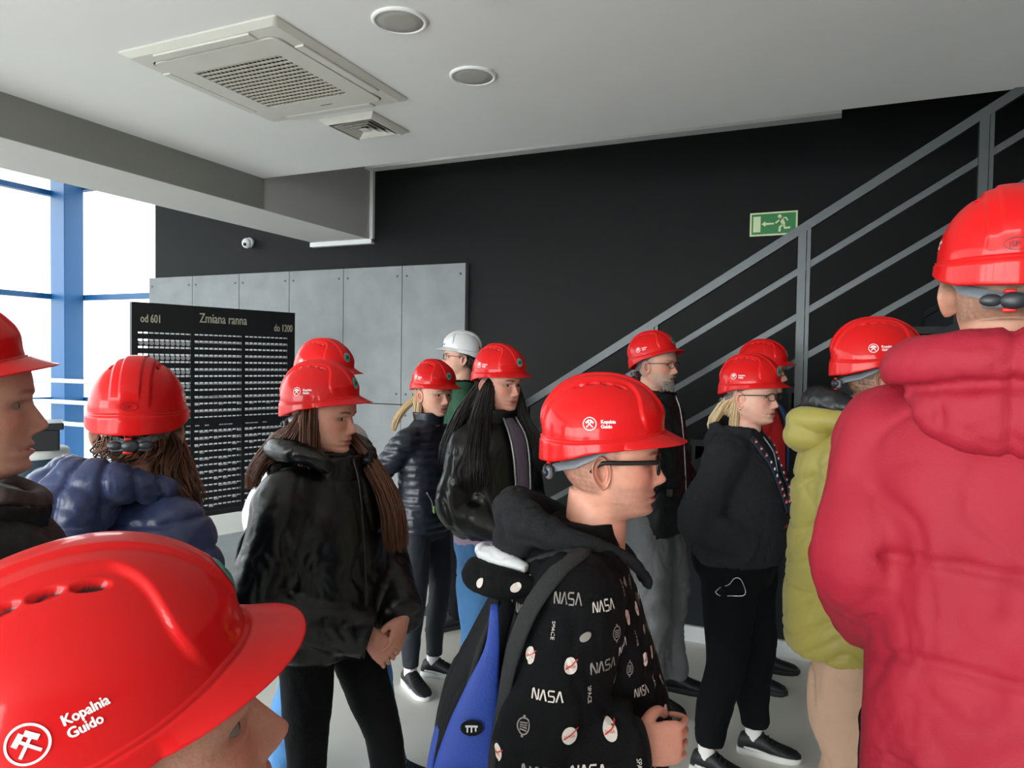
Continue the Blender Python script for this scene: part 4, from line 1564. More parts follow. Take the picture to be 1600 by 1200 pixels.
# ============================================================ 3 printed hoodie, spectacles
P9 = ((.13, 1.464), 0, .937)
p = Person('person in a black hoodie with all-over space prints and black glasses', P9[0], P9[1], P9[2],
           dict(skin='#cf957f', hair='#6b4c3a', hairden=.72, stubble=.32, browcol='#3a271d'), headx=.075, headz=.0, yaw=-9, hs=1.04,
           face=dict(nose=1.08, jaw=1.03))
p.arm(-1, (-.075, -.265, 1.085), (.10, -.252, 1.105), ((.93, .30, -.05), (.3, -.95, .1), .85, .7))
p.arm(1, (-.03, .26, 1.08), (.16, .16, 1.0), ((.6, -.8, -.1), (.6, .8, .2), .6, .5))
p.trousers(M_BLKJEAN, {1: (.06, .11, 8), -1: (.0, -.11, -8)}, seed=6)
p.build_body()
tor = torso_loft([(.82, .15, .19, .01), (.86, .17, .20, .015), (.95, .185, .205, .025), (1.05, .185, .205, .03), (1.2, .165, .20, .015), (1.32, .145, .205, .0), (1.40, .115, .19, -.005), (1.45, .08, .11, .01), (1.48, .072, .085, .025)], 30)
V, F = fuse([tor] + p.sleeves((.092, .098, .082, .062), cuff=.0), .0075, 6, folds(.010, 3.6, 41, (1, 1, .8)))
hoodie = p.add('hoodie', V, F, M_HOODIE)
bvh = BVHTree.FromPolygons([tuple(v) for v in V], [tuple(f) for f in F])
# cuff and hem ribbing
E_, W_ = np.array(p.limbs[0][2]), np.array(p.limbs[0][3])
d_ = nrm(W_ - E_)
add_part(p, 'cuff', [stube([W_ - d_ * .05, W_ - d_ * .02, W_ + d_ * .012, W_ + d_ * .02], [.062, .060, .052, .044], 10, 22)], M_GREYHOOD, hoodie)
hood = [stube([(.165, -.018, 1.335), (.135, -.060, 1.385), (.07, -.098, 1.425), (-.02, -.112, 1.455), (-.105, -.085, 1.485), (-.135, 0, 1.495), (-.105, .085, 1.485), (-.02, .112, 1.455), (.07, .098, 1.425), (.135, .060, 1.385), (.165, .018, 1.335)],
              [.012, .017, .022, .030, .042, .046, .042, .030, .022, .017, .012], 48, 16),
        ellipsoid((-.125, 0, 1.43), (.058, .11, .055), 26, 14)]
V2, F2 = fuse(hood, .007, 4, folds(.010, 5, 45))
hood_o = p.add('hood', V2, F2, M_GREYHOOD, hoodie)
V2, F2 = fuse([stube([(-.10, -.13, 1.40), (-.15, -.10, 1.408), (-.19, -.04, 1.405), (-.20, .03, 1.40)], [.016, .022, .022, .014], 18, 12, flat=.8)], .006, 3, folds(.006, 9, 48))
p.add('pale_lining', V2, F2, M_WHITEJK, hoodie)
V2, F2 = fuse([stube([(-.07, -.16, 1.375), (-.14, -.14, 1.372), (-.20, -.06, 1.366), (-.21, .04, 1.36)], [.02, .034, .036, .022], 18, 14)], .007, 3, folds(.006, 6, 49))
p.add('hood_outer', V2, F2, M_HOODIE, hoodie)
bvh2 = BVHTree.FromPolygons([tuple(v) for v in V2], [tuple(f) for f in F2])
# prints wrapped round the cloth
def worm(h):
    w, s = h * .62, h * .15
    out = []
    x = 0
    def ol(pts):
        q = stroke2d(np.array(pts) * [w, h] + [x, 0], s, step=h * .3)
        return q
    out.append(ol([(0, 0), (0, .9), (.12, 1), (.85, .0), (1, .1), (1, 1)])); x += w * 1.3
    out.append(ol([(0, 0), (.45, 1), (.55, 1), (1, 0)])); x += w * 1.3
    out.append(ol([(1, 1), (.12, 1), (0, .85), (.1, .52), (.9, .5), (1, .35), (.9, 0), (0, 0)])); x += w * 1.3
    out.append(ol([(0, 0), (.45, 1), (.55, 1), (1, 0)])); x += w
    v, f = join2d(out)
    return v - [x / 2, h / 2], f
def worm_outline(h):
    v, f = worm(h)
    v2, f2 = worm(h * .97)
    return v, f
def centred(b, s):
    v, f = text2d(b, s)
    v = np.asarray(v)
    return v - (v.max(0) + v.min(0)) / 2, f
def vtext(b, s):
    v, f = centred(b, s)
    return np.column_stack([v[:, 1], -v[:, 0]]), f
def seal(r):
    parts = [stroke2d(circle_pts(r * .8, 22, r), r * .16, True)]
    for dy in (-.5, -.2, .1, .4):
        parts.append(stroke2d([(-r * .5, dy * r), (r * .5, dy * r)], r * .16, step=r * .3))
    parts.append(stroke2d([(-.15 * r, 1.2 * r), (.15 * r, 1.2 * r)], r * .25)); parts.append(stroke2d([(-.15 * r, -1.2 * r), (.15 * r, -1.2 * r)], r * .25))
    return join2d(parts)
def planet(r):
    v, f = disc2d(r, 18, r * .62, 2)
    c, s_ = math.cos(.5), math.sin(.5)
    return np.column_stack([v[:, 0] * c - v[:, 1] * s_, v[:, 0] * s_ + v[:, 1] * c]), f
PRINT = {'cream': [], 'grey': [], 'red': []}
def project(kind, V2d, f, ang, z, lift, tree):
    """wrap a flat print round the upright axis of the hoodie"""
    R = .29
    out, rad = [], []
    for s_, t_ in V2d:
        a = ang + s_ / R
        dr = Vector((math.cos(a), math.sin(a), 0))
        o = Vector((.0, 0, z + t_)) + dr * .8
        h = tree.ray_cast(o, -dr, .8)
        if h[0] is None:
            return False
        n = h[1]
        if n.dot(dr) < 0: n = -n
        out.append(h[0] + n * lift)
        rad.append((h[0] - Vector((.0, 0, z + t_))).length)
    if max(rad) - min(rad) > .06:
        return False
    PRINT[kind].append((np.array([tuple(v) for v in out]), f))
    return True
rp = random.Random(11)
row = 0
z = 1.375
while z > .84:
    n = 26
    for i in range(n):
        a = -PI + 2 * PI * (i + .5 * (row % 2) + .15 * rp.random()) / n
        k_ = (i * 3 + row * 2) % 7
        zz = z + rp.uniform(-.008, .008)
        if k_ in (0, 4):
            project('grey' if k_ == 4 else 'cream', *worm(.0165 if k_ == 0 else .0185), a, zz, .0016, bvh)
        elif k_ in (1, 5):
            if project('cream', *disc2d(.0115, 18, .0135, 2), a, zz, .0014, bvh):
                project('red', *join2d([stroke2d([(-.009, -.005), (.002, .001), (.013, .011)], .0022, step=.006)]), a, zz, .0022, bvh)
                project('red', *centred('NASA', .0065), a, zz - .001, .0021, bvh)
        elif k_ == 2:
            project('grey', *seal(.0125), a, zz, .0015, bvh)
        elif k_ == 3:
            project('cream', *vtext('SPACE', .010), a, zz, .0015, bvh)
        else:
            project('grey', *planet(.012), a, zz, .0015, bvh)
    z -= .052
    row += 1
for a_, z_ in ((-2.2, 1.375), (-2.55, 1.37), (-2.95, 1.365), (-1.95, 1.38)):
    project('cream', *planet(.014), a_, z_, .0015, bvh2)
for kind, m_ in (('cream', M_CREAM), ('grey', M_PGREY), ('red', M_PRED)):
    if PRINT[kind]:
        o = p.add('print', *join(PRINT[kind]), m_, hoodie, smooth=False)
        o['kind'] = 'stuff'
p.glasses(M_FRAME, .0024, .025, .0185)
p.helmet(sticker=True, tilt=-.02)
for sd in (1, -1):
    p.shoe(sd, M_SHOE, M_SOLE_W)

# backpack hanging from the shoulder
bk = tag(empty('backpack', at(*P9[0]), math.radians(P9[1]) + TH), 'black and blue backpack hung low behind the printed hoodie', 'backpack')
bk.scale = (P9[2],) * 3
PX = .055
body = torso_loft([(.60, .055, .12, -.25), (.66, .085, .145, -.255), (.80, .095, .155, -.265), (.95, .095, .158, -.268), (1.10, .082, .155, -.252), (1.22, .052, .135, -.222), (1.31, .03, .11, -.195), (1.345, .012, .07, -.185)], 26, 36, 3.0)
V, F = fuse([body], .0085, 3, folds(.006, 4, 61, (1, 1, .4)))
obj('pack_body', np.asarray(V) + [PX, 0, 0], F, M_BLACKP, bk)
def panel(pts, r, m=20, flat=.25, ref=(0, 1, 0)):
    return stube(pts, r, m, 14, flat=flat, ref=ref)
def add_b(nm, parts, m, sx=PX):
    v, f = join(parts)
    return obj(nm, v + [sx, 0, 0], f, m, bk)
add_b('side_panel', [panel([(-.222, -.140, 1.33), (-.225, -.162, 1.25), (-.243, -.172, 1.17), (-.258, -.176, 1.08), (-.268, -.174, .97), (-.27, -.165, .82)], [.008, .015, .034, .058, .078, .08])], M_BLUEP)
add_b('side_panel', [panel([(-.222, .140, 1.33), (-.225, .162, 1.25), (-.243, .172, 1.17), (-.258, .176, 1.08), (-.268, .174, .97), (-.27, .165, .82)], [.008, .015, .034, .058, .078, .08])], M_BLUEP)
add_b('front_panel', [panel([(-.285, -.03, 1.16), (-.325, -.05, 1.06), (-.348, -.06, .95), (-.36, -.05, .8)], [.03, .055, .06, .05], ref=(1, 0, 0))], M_BLUEP)
add_b('side_pocket', [panel([(-.272, -.190, 1.02), (-.275, -.196, .92), (-.275, -.186, .80)], [.05, .08, .07])], M_BLACKP)
add_b('reflective_strip', [panel([(-.285, -.206, 1.025), (-.288, -.217, .92), (-.288, -.205, .82)], [.007, .007, .007])], M_WHITEJK)
add_b('zip', [stube([(-.17, -.10, 1.325), (-.195, -.142, 1.22), (-.19, -.158, 1.08), (-.175, -.165, .95), (-.17, -.165, .75)], [.006, .007, .007, .007, .006], 24, 8)], M_STRAP)
add_b('zip', [stube([(-.215, -.10, 1.325), (-.255, -.135, 1.22), (-.29, -.15, 1.08), (-.325, -.14, .95), (-.335, -.12, .75)], [.006, .007, .007, .007, .006], 24, 8)], M_STRAP)
add_b('shoulder_strap', [stube([(-.15, -.07, 1.35), (-.09, -.10, 1.41), (.0, -.145, 1.44), (-.045, -.205, 1.418), (-.095, -.235, 1.36), (-.13, -.24, 1.27), (-.15, -.225, 1.15), (-.17, -.19, 1.02), (-.19, -.16, .88)], [.02, .022, .024, .024, .024, .022, .018, .014, .012], 44, 12, flat=.35, ref=(0, 0, 1))], M_STRAP, 0)
add_b('shoulder_strap', [stube([(-.15, .07, 1.37), (-.06, .13, 1.462), (.04, .15, 1.43), (.12, .15, 1.33), (.11, .17, 1.2), (-.02, .18, 1.05), (-.13, .15, .9)], [.022, .028, .03, .03, .026, .016, .012], 44, 12, flat=.35, ref=(0, 0, 1))], M_STRAP, 0)
V2, F2 = disc2d(.022, 22, .016, 2)
add_b('pack_badge', [(np.column_stack([-.262 + V2[:, 0], np.full(len(V2), -.193), 1.105 + V2[:, 1]]), F2)], M_BLACKP)
q, f2 = join2d([stroke2d([(-.012, .004), (.012, .004)], .004), stroke2d([(-.008, .004), (-.008, -.008)], .003), stroke2d([(0, .004), (0, -.008)], .003), stroke2d([(.008, .004), (.008, -.006)], .003)])
add_b('pack_emblem', [(np.column_stack([-.262 + q[:, 0], np.full(len(q), -.1945), 1.105 + q[:, 1]]), f2)], M_WHITEJK)

# ============================================================ 4 young woman in black puffer
P4 = ((-.585, 2.29), -34, .948)
p = Person('young person with long brown hair in a shiny black hooded puffer jacket and black jeans', P4[0], P4[1], P4[2],
           dict(skin='#c68f7b', lips='#9a5450', browcol='#2c1a12'), headx=.0, yaw=20, pitch=4, face=dict(fem=True, nose=.9, brow=.7), heady=-.02)
p.arm(-1, (-.03, -.255, 1.03), (.205, -.005, .905), ((.45, .45, -.75), (.75, -.5, .35), .85, .5))
p.arm(1, (.02, .255, 1.04), (.235, .12, .925), ((.2, -.62, -.72), (.85, .3, .3), .8, .5))
p.trousers(M_BLKJEAN, {-1: (.02, -.115, -15), 1: (.24, .15, 20)}, rad=(.095, .066, .05), seed=8, amp=.004)
p.build_body()
tor = torso_loft([(.815, .135, .17, 0), (.85, .165, .205, .0), (.97, .175, .21, .0), (1.12, .17, .21, .0), (1.28, .155, .205, -.005), (1.38, .125, .19, -.01), (1.44, .09, .12, -.01), (1.49, .085, .095, -.01)], 30)
V, F = fuse([tor] + p.sleeves((.098, .092, .082, .060)), .0085, 8, lambda V, N: folds(.010, 2.8, 51, (1, 1, .8))(V, N))
jk = p.add('jacket', V, F, M_LEATHER)
hood = [stube([(.10, -.075, 1.44), (.07, -.115, 1.475), (-.03, -.145, 1.50), (-.13, -.105, 1.50), (-.17, 0, 1.49), (-.13, .105, 1.50), (-.03, .145, 1.50), (.07, .115, 1.475), (.10, .075, 1.44)],
              [.026, .034, .042, .048, .052, .048, .042, .034, .026], 44, 16), ellipsoid((-.14, 0, 1.43), (.06, .13, .08), 26, 14)]
V, F = fuse(hood, .0075, 6, folds(.009, 4.2, 53))
p.add('hood', V, F, M_LEATHER, jk)
V, F = collar(1.415, .105, .10, .075, .02, .005, .006)
V, F = fuse([(V, F)], .007, 4, folds(.006, 5, 55))
p.add('collar', V, F, M_LEATHER, jk)
add_part(p, 'zip', [stube([(.118, .0, 1.47), (.150, 0, 1.38), (.172, .0, 1.2), (.186, .0, 1.0), (.176, 0, .82)], [.004] * 5, 24, 6)], M_LINING, jk)
p.strands([
    ([(-.04, -.078, .03), (-.055, -.085, -.05), (-.12, -.125, 1.50), (-.175, -.165, 1.40), (-.17, -.17, 1.27)], [.03, .035, .035, .028, .014], 2.0),
    ([(.0, -.074, .04), (.008, -.079, -.03), (.012, -.080, -.09), (.035, -.088, 1.44)], [.016, .018, .018, .012], 1.1),
    ([(-.005, -.076, .04), (-.01, -.084, -.03), (-.01, -.085, -.09), (-.02, -.09, 1.46)], [.028, .03, .03, .02], 1.4),
    ([(.02, .074, .04), (.02, .082, -.04), (.065, .10, 1.47), (.165, .12, 1.33), (.20, .12, 1.18), (.19, .125, 1.02)], [.022, .026, .03, .04, .045, .02], 2.6),
    ([(-.085, .0, .03), (-.10, .0, -.06), (-.11, 0, 1.45)], [.04, .05, .05], 1.5),
    ([(-.04, .078, .03), (-.05, .085, -.05), (-.10, .10, 1.47), (-.12, .12, 1.42)], [.03, .03, .03, .02], .8),
], H_BROWN, 1000, 'long_hair', .005, .0021, 5, headspace=2)
p.helmet(sticker=True, tilt=-.11)
for sd in (1, -1):
    p.shoe(sd, M_SHOE, M_SOLE_W)
# her small black rucksack
bk = tag(empty('rucksack', at(*P4[0]), math.radians(P4[1]) + TH), 'small black rucksack with pale trim on the back of the shiny puffer jacket', 'backpack')
bk.scale = (P4[2],) * 3
V, F = fuse([torso_loft([(.93, .05, .10, -.235), (.97, .075, .13, -.25), (1.1, .08, .135, -.255), (1.22, .06, .12, -.24), (1.28, .03, .09, -.22)], 20, 32, 2.8)], .008, 3, folds(.004, 5, 63))
obj('pack_body', V, F, M_LEATHER, bk)
obj('trim', *stube([(-.20, -.125, 1.22), (-.215, -.148, 1.12), (-.225, -.15, 1.0), (-.24, -.13, .94)], [.008, .010, .010, .008], 20, 10), mat('pale_gold_trim', '#b9ab86', .35, metal=.6), bk)
obj('side_strap', *stube([(-.19, -.13, 1.26), (-.24, -.165, 1.18), (-.265, -.165, 1.05), (-.22, -.15, .96)], [.007, .008, .008, .006], 24, 8), M_LINING, bk)
for sd in (-1, 1):
    obj('shoulder_strap', *stube([(-.19, sd * .06, 1.27), (-.12, sd * .10, 1.36), (-.165, sd * .155, 1.30), (-.19, sd * .16, 1.15), (-.20, sd * .13, 1.0)], [.012, .016, .016, .014, .01], 26, 10, flat=.4), M_LINING, bk)

# ============================================================ 5 person behind her
p = Person('person in blue jeans mostly hidden behind the long-haired one in the shiny puffer', (-.745, 2.87), -22, 1.002,
           dict(skin='#c08a74', hair='#241812', browcol='#20140e'), yaw=-8, face=dict(fem=True))
p.arm(-1, (-.10, -.25, 1.12), (-.02, -.24, .88), ((.3, 0, -1), (0, -1, 0), .5, .3))
p.arm(1, (-.02, .25, 1.12), (.06, .22, .88), ((.3, 0, -1), (0, 1, 0), .5, .3))
p.trousers(M_JEANS, {-1: (-.10, -.13, -5), 1: (.27, .10, 10)}, rad=(.098, .075, .062), seed=10, amp=.008)
p.build_body()
tor = torso_loft([(.84, .14, .18, 0), (.95, .15, .185, .0), (1.12, .15, .185, .0), (1.28, .14, .19, -.005), (1.38, .115, .18, -.01), (1.44, .08, .11, -.01), (1.48, .07, .085, -.01)], 26)
V, F = fuse([tor] + p.sleeves((.08, .07, .06, .048)), .011, 6, folds(.008, 4, 71))
jk = p.add('jacket', V, F, M_WHITEJK)
V, F = fuse([collar(1.46, .08, .085, .05, .015, -.015)], .009, 3)
p.add('collar', V, F, M_WHITEJK, jk)
p.strands([([(-.03, .07, .03), (-.03, .085, -.06), (.02, .11, 1.44), (.05, .12, 1.30)], [.03, .03, .03, .02], 1),
           ([(.035, .066, .035), (.04, .074, -.03), (.04, .08, 1.46)], [.012, .014, .012], .4),
           ([(-.03, -.07, .03), (-.03, -.085, -.06), (-.02, -.11, 1.44), (0, -.12, 1.30)], [.03, .03, .03, .02], 1),
           ([(-.08, 0, .03), (-.10, 0, -.05), (-.12, 0, 1.42)], [.05, .05, .04], 1)], H_DBROWN, 160, 'hair', .005, .004, 6, headspace=2)
p.helmet(sticker=True)
for sd in (1, -1):
    p.shoe(sd, M_SHOE, M_SOLE_D)

# ============================================================ 6 blond woman, navy quilted jacket
p = Person('blond person with a ponytail in a dark navy quilted jacket, hands behind the back', (-.455, 3.8), -30, .955,
           dict(skin='#cf9f8a', lips='#a8625a', browcol='#7a5a40', browa=.5), headx=.055, yaw=-15, pitch=5, face=dict(fem=True, nose=1.0))
p.arm(-1, (-.14, -.255, 1.14), (-.165, -.07, .95), ((-.1, 1, -.1), (-1, 0, 0), .5, .3))
p.arm(1, (-.14, .25, 1.14), (-.18, .07, .93), ((-.1, -1, -.1), (-1, 0, 0), .5, .3))
p.trousers(M_DKNAVYT, {-1: (.02, -.13, -25), 1: (.035, .065, 22)}, rad=(.092, .064, .046), seed=12, amp=.004, vox=.010, hem=.115)
p.build_body()
tor = torso_loft([(.84, .135, .175, 0), (.92, .14, .182, .0), (1.05, .13, .168, .005), (1.2, .135, .175, .005), (1.30, .125, .182, .0), (1.38, .105, .17, .0), (1.44, .075, .10, .01), (1.48, .066, .075, .02)], 26)
V, F = fuse([tor] + p.sleeves((.074, .066, .056, .045)), .009, 4, quilt(.042, .0045, 13, .004, warp=.004))
jk = p.add('jacket', V, F, M_NAVYD)
V, F = fuse([collar(1.455, .082, .078, .062, .015, .02, .008)], .007, 3)
p.add('collar', V, F, M_NAVYD, jk)
add_part(p, 'pocket_trim', [stube([(.105, -.125, 1.08), (.125, -.105, 1.03), (.13, -.10, .99)], [.004] * 3, 8, 6)], M_ZIP, jk)
V2, F2 = join([ellipsoid((.135, -.095, .985), (.006, .012, .022), 10, 8), ellipsoid((.138, -.075, .995), (.006, .010, .024), 10, 8)])
p.add('green_lanyard_end', V2, F2, mat('pale_green_tag', '#8fbf6a', .6), jk)
p.strands([([(-.075, .0, .0), (-.105, -.02, -.02), (-.12, -.06, 1.50), (-.14, -.10, 1.42), (-.14, -.11, 1.33)], [.025, .018, .022, .018, .008], 1.6),
           ([(.0, -.074, .03), (-.03, -.078, -.02), (-.085, -.05, -.03)], [.012, .014, .014], .8), ([(.0, .074, .03), (-.03, .078, -.02), (-.085, .05, -.03)], [.012, .014, .014], .8),
           ([(-.05, -.06, .04), (-.075, -.055, .0), (-.095, -.02, -.02)], [.025, .025, .018], .8), ([(-.05, .06, .04), (-.075, .055, .0), (-.095, .02, -.02)], [.025, .025, .018], .8)],
          H_BLOND, 200, 'ponytail', .004, .0032, 8, headspace=2)
p.helmet(sticker=True)
for sd in (1, -1):
    p.shoe(sd, M_SHOE, M_SOLE_W, M_SOCK, stripe=True)

# ============================================================ 7 guide in a white helmet
p = Person('guide in a white hard hat, safety glasses and green top, facing the other way', (-.345, 4.67), 195, 1.076,
           dict(skin='#c69a86', hair='#4a3c30', stubble=.15), pitch=-3)
p.arm(-1, (-.02, -.25, 1.11), (.04, -.24, .86), ((.2, 0, -1), (0, -1, 0), .5, .3))
p.arm(1, (-.02, .25, 1.11), (.04, .24, .86), ((.2, 0, -1), (0, 1, 0), .5, .3))
p.trousers(M_BLKTR, {-1: (0, -.12, -10), 1: (0.02, .12, 10)}, seed=14)
p.build_body()
tor = torso_loft([(.84, .13, .18, 0), (.95, .14, .18, .0), (1.12, .135, .175, .0), (1.28, .135, .19, -.005), (1.38, .11, .18, -.01), (1.44, .08, .11, -.01), (1.475, .068, .08, -.01)], 26)
V, F = fuse([tor] + p.sleeves((.075, .066, .056, .045)), .011, 5, folds(.007, 4, 81))
jk = p.add('jacket', V, F, M_GREEN)
V, F = fuse([collar(1.455, .080, .085, .035, .014, -.01)], .007, 3)
p.add('collar', V, F, M_BLKTR, jk)
add_part(p, 'shoulder_flash', [stube([(.06, .06, 1.455), (.085, .11, 1.40), (.095, .15, 1.36)], [.010] * 3, 10, 8)], M_REDCLOTH, jk)
v2, f2 = disc2d(.024, 18)
bb = BVHTree.FromPolygons([tuple(v) for v in V * 0 + 0], []) if False else None
add_part(p, 'chest_badge', [ellipsoid((.142, .085, 1.315), (.006, .022, .026), 16, 8)], mat('badge_pink', '#c46a72', .6), jk)
add_part(p, 'name_patch', [bbox_bevel(.135, .146, .06, .12, 1.235, 1.265, .003)], M_BLKTR, jk)
p.strands([([(-.04, .072, .03), (-.055, .074, -.02), (-.065, .07, 1.52)], [.02, .022, .014], 1), ([(-.04, -.072, .03), (-.055, -.074, -.02), (-.065, -.07, 1.52)], [.02, .022, .014], 1),
           ([(-.085, 0, .02), (-.095, 0, -.04), (-.09, 0, 1.50)], [.045, .05, .04], 2)], H_DBROWN, 120, 'hair', .003, .004, 9, headspace=2)
p.glasses(M_WIRE, .0014, .027, .020)
hh = p.helmet(white=True, tilt=-.03)
v2, f2 = bbox_bevel(-.010, .010, -.0015, .0015, -.006, .006, .001)
obj('red_mark', dome_map(2.5, .082, np.array(disc2d(.009, 4)[0])), disc2d(.009, 4)[1], M_REDCLOTH, hh)
obj('lamp_clip', *join([stube([(.095, .03, .12), (.105, .03, .10), (.115, .03, .078)], [.004, .005, .004], 8, 8), stube([(.09, -.03, .12), (.105, -.03, .10), (.115, -.03, .078)], [.004, .005, .004], 8, 8)]), M_DKPL, hh)
for sd in (1, -1):
    p.shoe(sd, M_SHOE, M_SOLE_D)

# ============================================================ 8 long black hair, bomber jacket
p = Person('person with very long wavy black hair in a black leather bomber jacket and blue jeans', (-.075, 3.2), -42, 1.0,
           dict(skin='#c08a78', lips='#9c5650', browcol='#15100e', browa=.9), headx=.03, yaw=-2, pitch=3, face=dict(fem=True, nose=.95, fat=.4))
p.arm(-1, (-.03, -.225, 1.07), (.14, -.10, 1.0))
p.arm(1, (-.0, .245, 1.08), (.15, .12, 1.0), ((.4, -.8, 0), (.8, .4, 0), .6, .4))
p.trousers(M_JEANS, {-1: (.0, -.12, -12), 1: (.08, .11, 12)}, rad=(.105, .078, .06), seed=16, amp=.007, hip=(.15, .18))
p.build_body()
tor = torso_loft([(.93, .15, .185, 0), (.97, .165, .20, .0), (1.08, .165, .198, .0), (1.2, .16, .195, .0), (1.32, .145, .20, -.005), (1.39, .115, .185, -.01), (1.44, .08, .11, -.01), (1.48, .07, .085, -.005)], 28)
V, F = fuse([tor] + p.sleeves((.082, .078, .070, .055)), .009, 6, folds(.011, 3.4, 91))
jk = p.add('jacket', V, F, M_LEATHER)
V, F = fuse([torso_loft([(.885, .135, .165, 0), (.90, .152, .182, .0), (.96, .155, .185, 0), (1.05, .15, .18, 0)], 12, 40)], .011, 3, folds(.005, 5, 93))
p.add('shirt_hem', V, F, M_LILAC)
add_part(p, 'open_front', [stube([(.085, .0, 1.455), (.135, .0, 1.38), (.158, .0, 1.28), (.172, .0, 1.12), (.174, 0, .97)], [.030, .045, .045, .04, .035], 24, 14, flat=.28, ref=(1, 0, 0))], M_LILACD)
for sd in (-1, 1):
    add_part(p, 'zip_edge', [stube([(.09, sd * .04, 1.46), (.14, sd * .05, 1.38), (.165, sd * .05, 1.28), (.178, sd * .045, 1.12), (.180, sd * .04, .96)], [.0055] * 5, 24, 8)], M_ZIP, jk)
add_part(p, 'snap_button', [ellipsoid((.172, -.085, 1.13), (.005, .012, .012), 12, 8)], M_GOLD, jk)
V, F = fuse([collar(1.45, .088, .095, .06, .018, .0, .012)], .008, 3)
p.add('collar', V, F, M_LEATHER, jk)
p.strands([
    ([(.01, -.076, .045), (.01, -.088, -.04), (.03, -.125, 1.45), (.06, -.175, 1.32), (.08, -.185, 1.18), (.08, -.18, 1.06)], [.028, .034, .045, .06, .062, .03], 3.6),
    ([(.03, .07, .045), (.03, .085, -.05), (.08, .105, 1.43), (.16, .125, 1.28), (.17, .13, 1.12)], [.02, .026, .035, .05, .025], 2),
    ([(-.05, -.07, .03), (-.07, -.08, -.05), (-.09, -.12, 1.44), (-.10, -.18, 1.30), (-.10, -.20, 1.16)], [.03, .035, .045, .05, .025], 1.6),
    ([(-.085, 0, .03), (-.10, 0, -.06), (-.13, 0, 1.42), (-.165, 0, 1.28)], [.05, .055, .07, .05], 2),
    ([(-.05, .07, .03), (-.06, .085, -.05), (-.08, .12, 1.44), (-.10, .16, 1.3)], [.03, .03, .04, .03], 1)], H_BLACK, 1200, 'long_hair', .011, .0022, 12, headspace=2, seg=13)
p.helmet(sticker=True)
for sd in (1, -1):
    p.shoe(sd, M_SHOE, M_SOLE_W)

# ============================================================ 9 bearded older man
p = Person('older bearded person with wire glasses in a dark zipped jacket and grey trousers', (.735, 3.66), -34, 1.06,
           dict(skin='#c28f7a', hair='#8a837b', hairden=.7, stubble=.55, stubcol='#a39c93', browcol='#6a6058'), headx=.0, yaw=-4, face=dict(nose=1.1))
p.arm(-1, (-.13, -.245, 1.10), (-.24, -.16, .885), ((-.6, .3, -.5), (-.5, -.8, 0), .5, .3))
p.arm(1, (.0, .25, 1.10), (.14, .17, .98))
p.trousers(M_GREYTR, {-1: (.05, -.13, -8), 1: (.06, .11, 14)}, rad=(.108, .09, .078), seed=18, amp=.018, hip=(.14, .17))
p.build_body()
tor = torso_loft([(.80, .14, .185, .01), (.88, .15, .19, .01), (1.0, .15, .185, .01), (1.15, .15, .185, .0), (1.28, .145, .195, -.005), (1.38, .115, .185, -.01), (1.44, .085, .12, -.01), (1.48, .078, .09, -.01)], 28)
V, F = fuse([tor] + p.sleeves((.082, .072, .062, .05)), .010, 5, folds(.013, 4, 101))
jk = p.add('jacket', V, F, M_BLKJK)
V, F = fuse([collar(1.425, .098, .098, .078, .018, -.008, .014, tilt=-.2)], .008, 3, folds(.006, 6, 103))
p.add('collar', V, F, M_BLKJK, jk)
add_part(p, 'zip', [stube([(.10, .0, 1.46), (.128, .0, 1.38), (.15, 0, 1.2), (.162, 0, 1.0), (.165, 0, .82)], [.004] * 5, 24, 6)], M_ZIP, jk)
add_part(p, 'pocket_flap', [bbox_bevel(.12, .155, -.145, -.05, 1.0, 1.04, .006)], M_BLKJK, jk)
add_part(p, 'pocket_flap', [bbox_bevel(.12, .155, .05, .145, 1.0, 1.04, .006)], M_BLKJK, jk)
rb = np.random.RandomState(2)
bp = []
for i in range(420):
    a, zz = rb.uniform(-.85, .85), rb.uniform(-.112, -.074)
    if abs(a) < .35 and zz > -.075 and zz < -.05: continue
    x_, y_ = .082 * math.cos(a) + .008, .062 * math.sin(a)
    c_ = np.array([x_ - .004, y_, zz]); d2 = np.array([.35 * math.cos(a), .3 * math.sin(a), -1.0]); d2 /= np.linalg.norm(d2)
    bp.append(tube([c_, c_ + d2 * .008, c_ + d2 * (.012 + .008 * rb.rand())], [.0014, .0012, .0004], 4))
for i in range(120):
    y_ = rb.uniform(-.026, .026)
    c_ = np.array([.0915 - 4 * y_ * y_, y_, -.047 - abs(y_) * .15]); d2 = nrm([.25, y_ * 12, -1])
    bp.append(tube([c_, c_ + d2 * .005, c_ + d2 * .010], [.0014, .0012, .0004], 4))
Vb, Fb = join(bp)
me = new_mesh('beard', p.h2b(Vb), Fb, H_GREY)
at_ = me.attributes.new('Tone', 'FLOAT', 'POINT')
at_.data.foreach_set('value', rb.rand(len(Vb)).astype(np.float32))
link('beard', me, p.root)
p.glasses(M_WIRE, .0013, .025, .0155)
p.helmet(sticker=True, tilt=-.22)
for sd in (1, -1):
    p.shoe(sd, M_SHOE, M_SOLE_D, h=1.05)

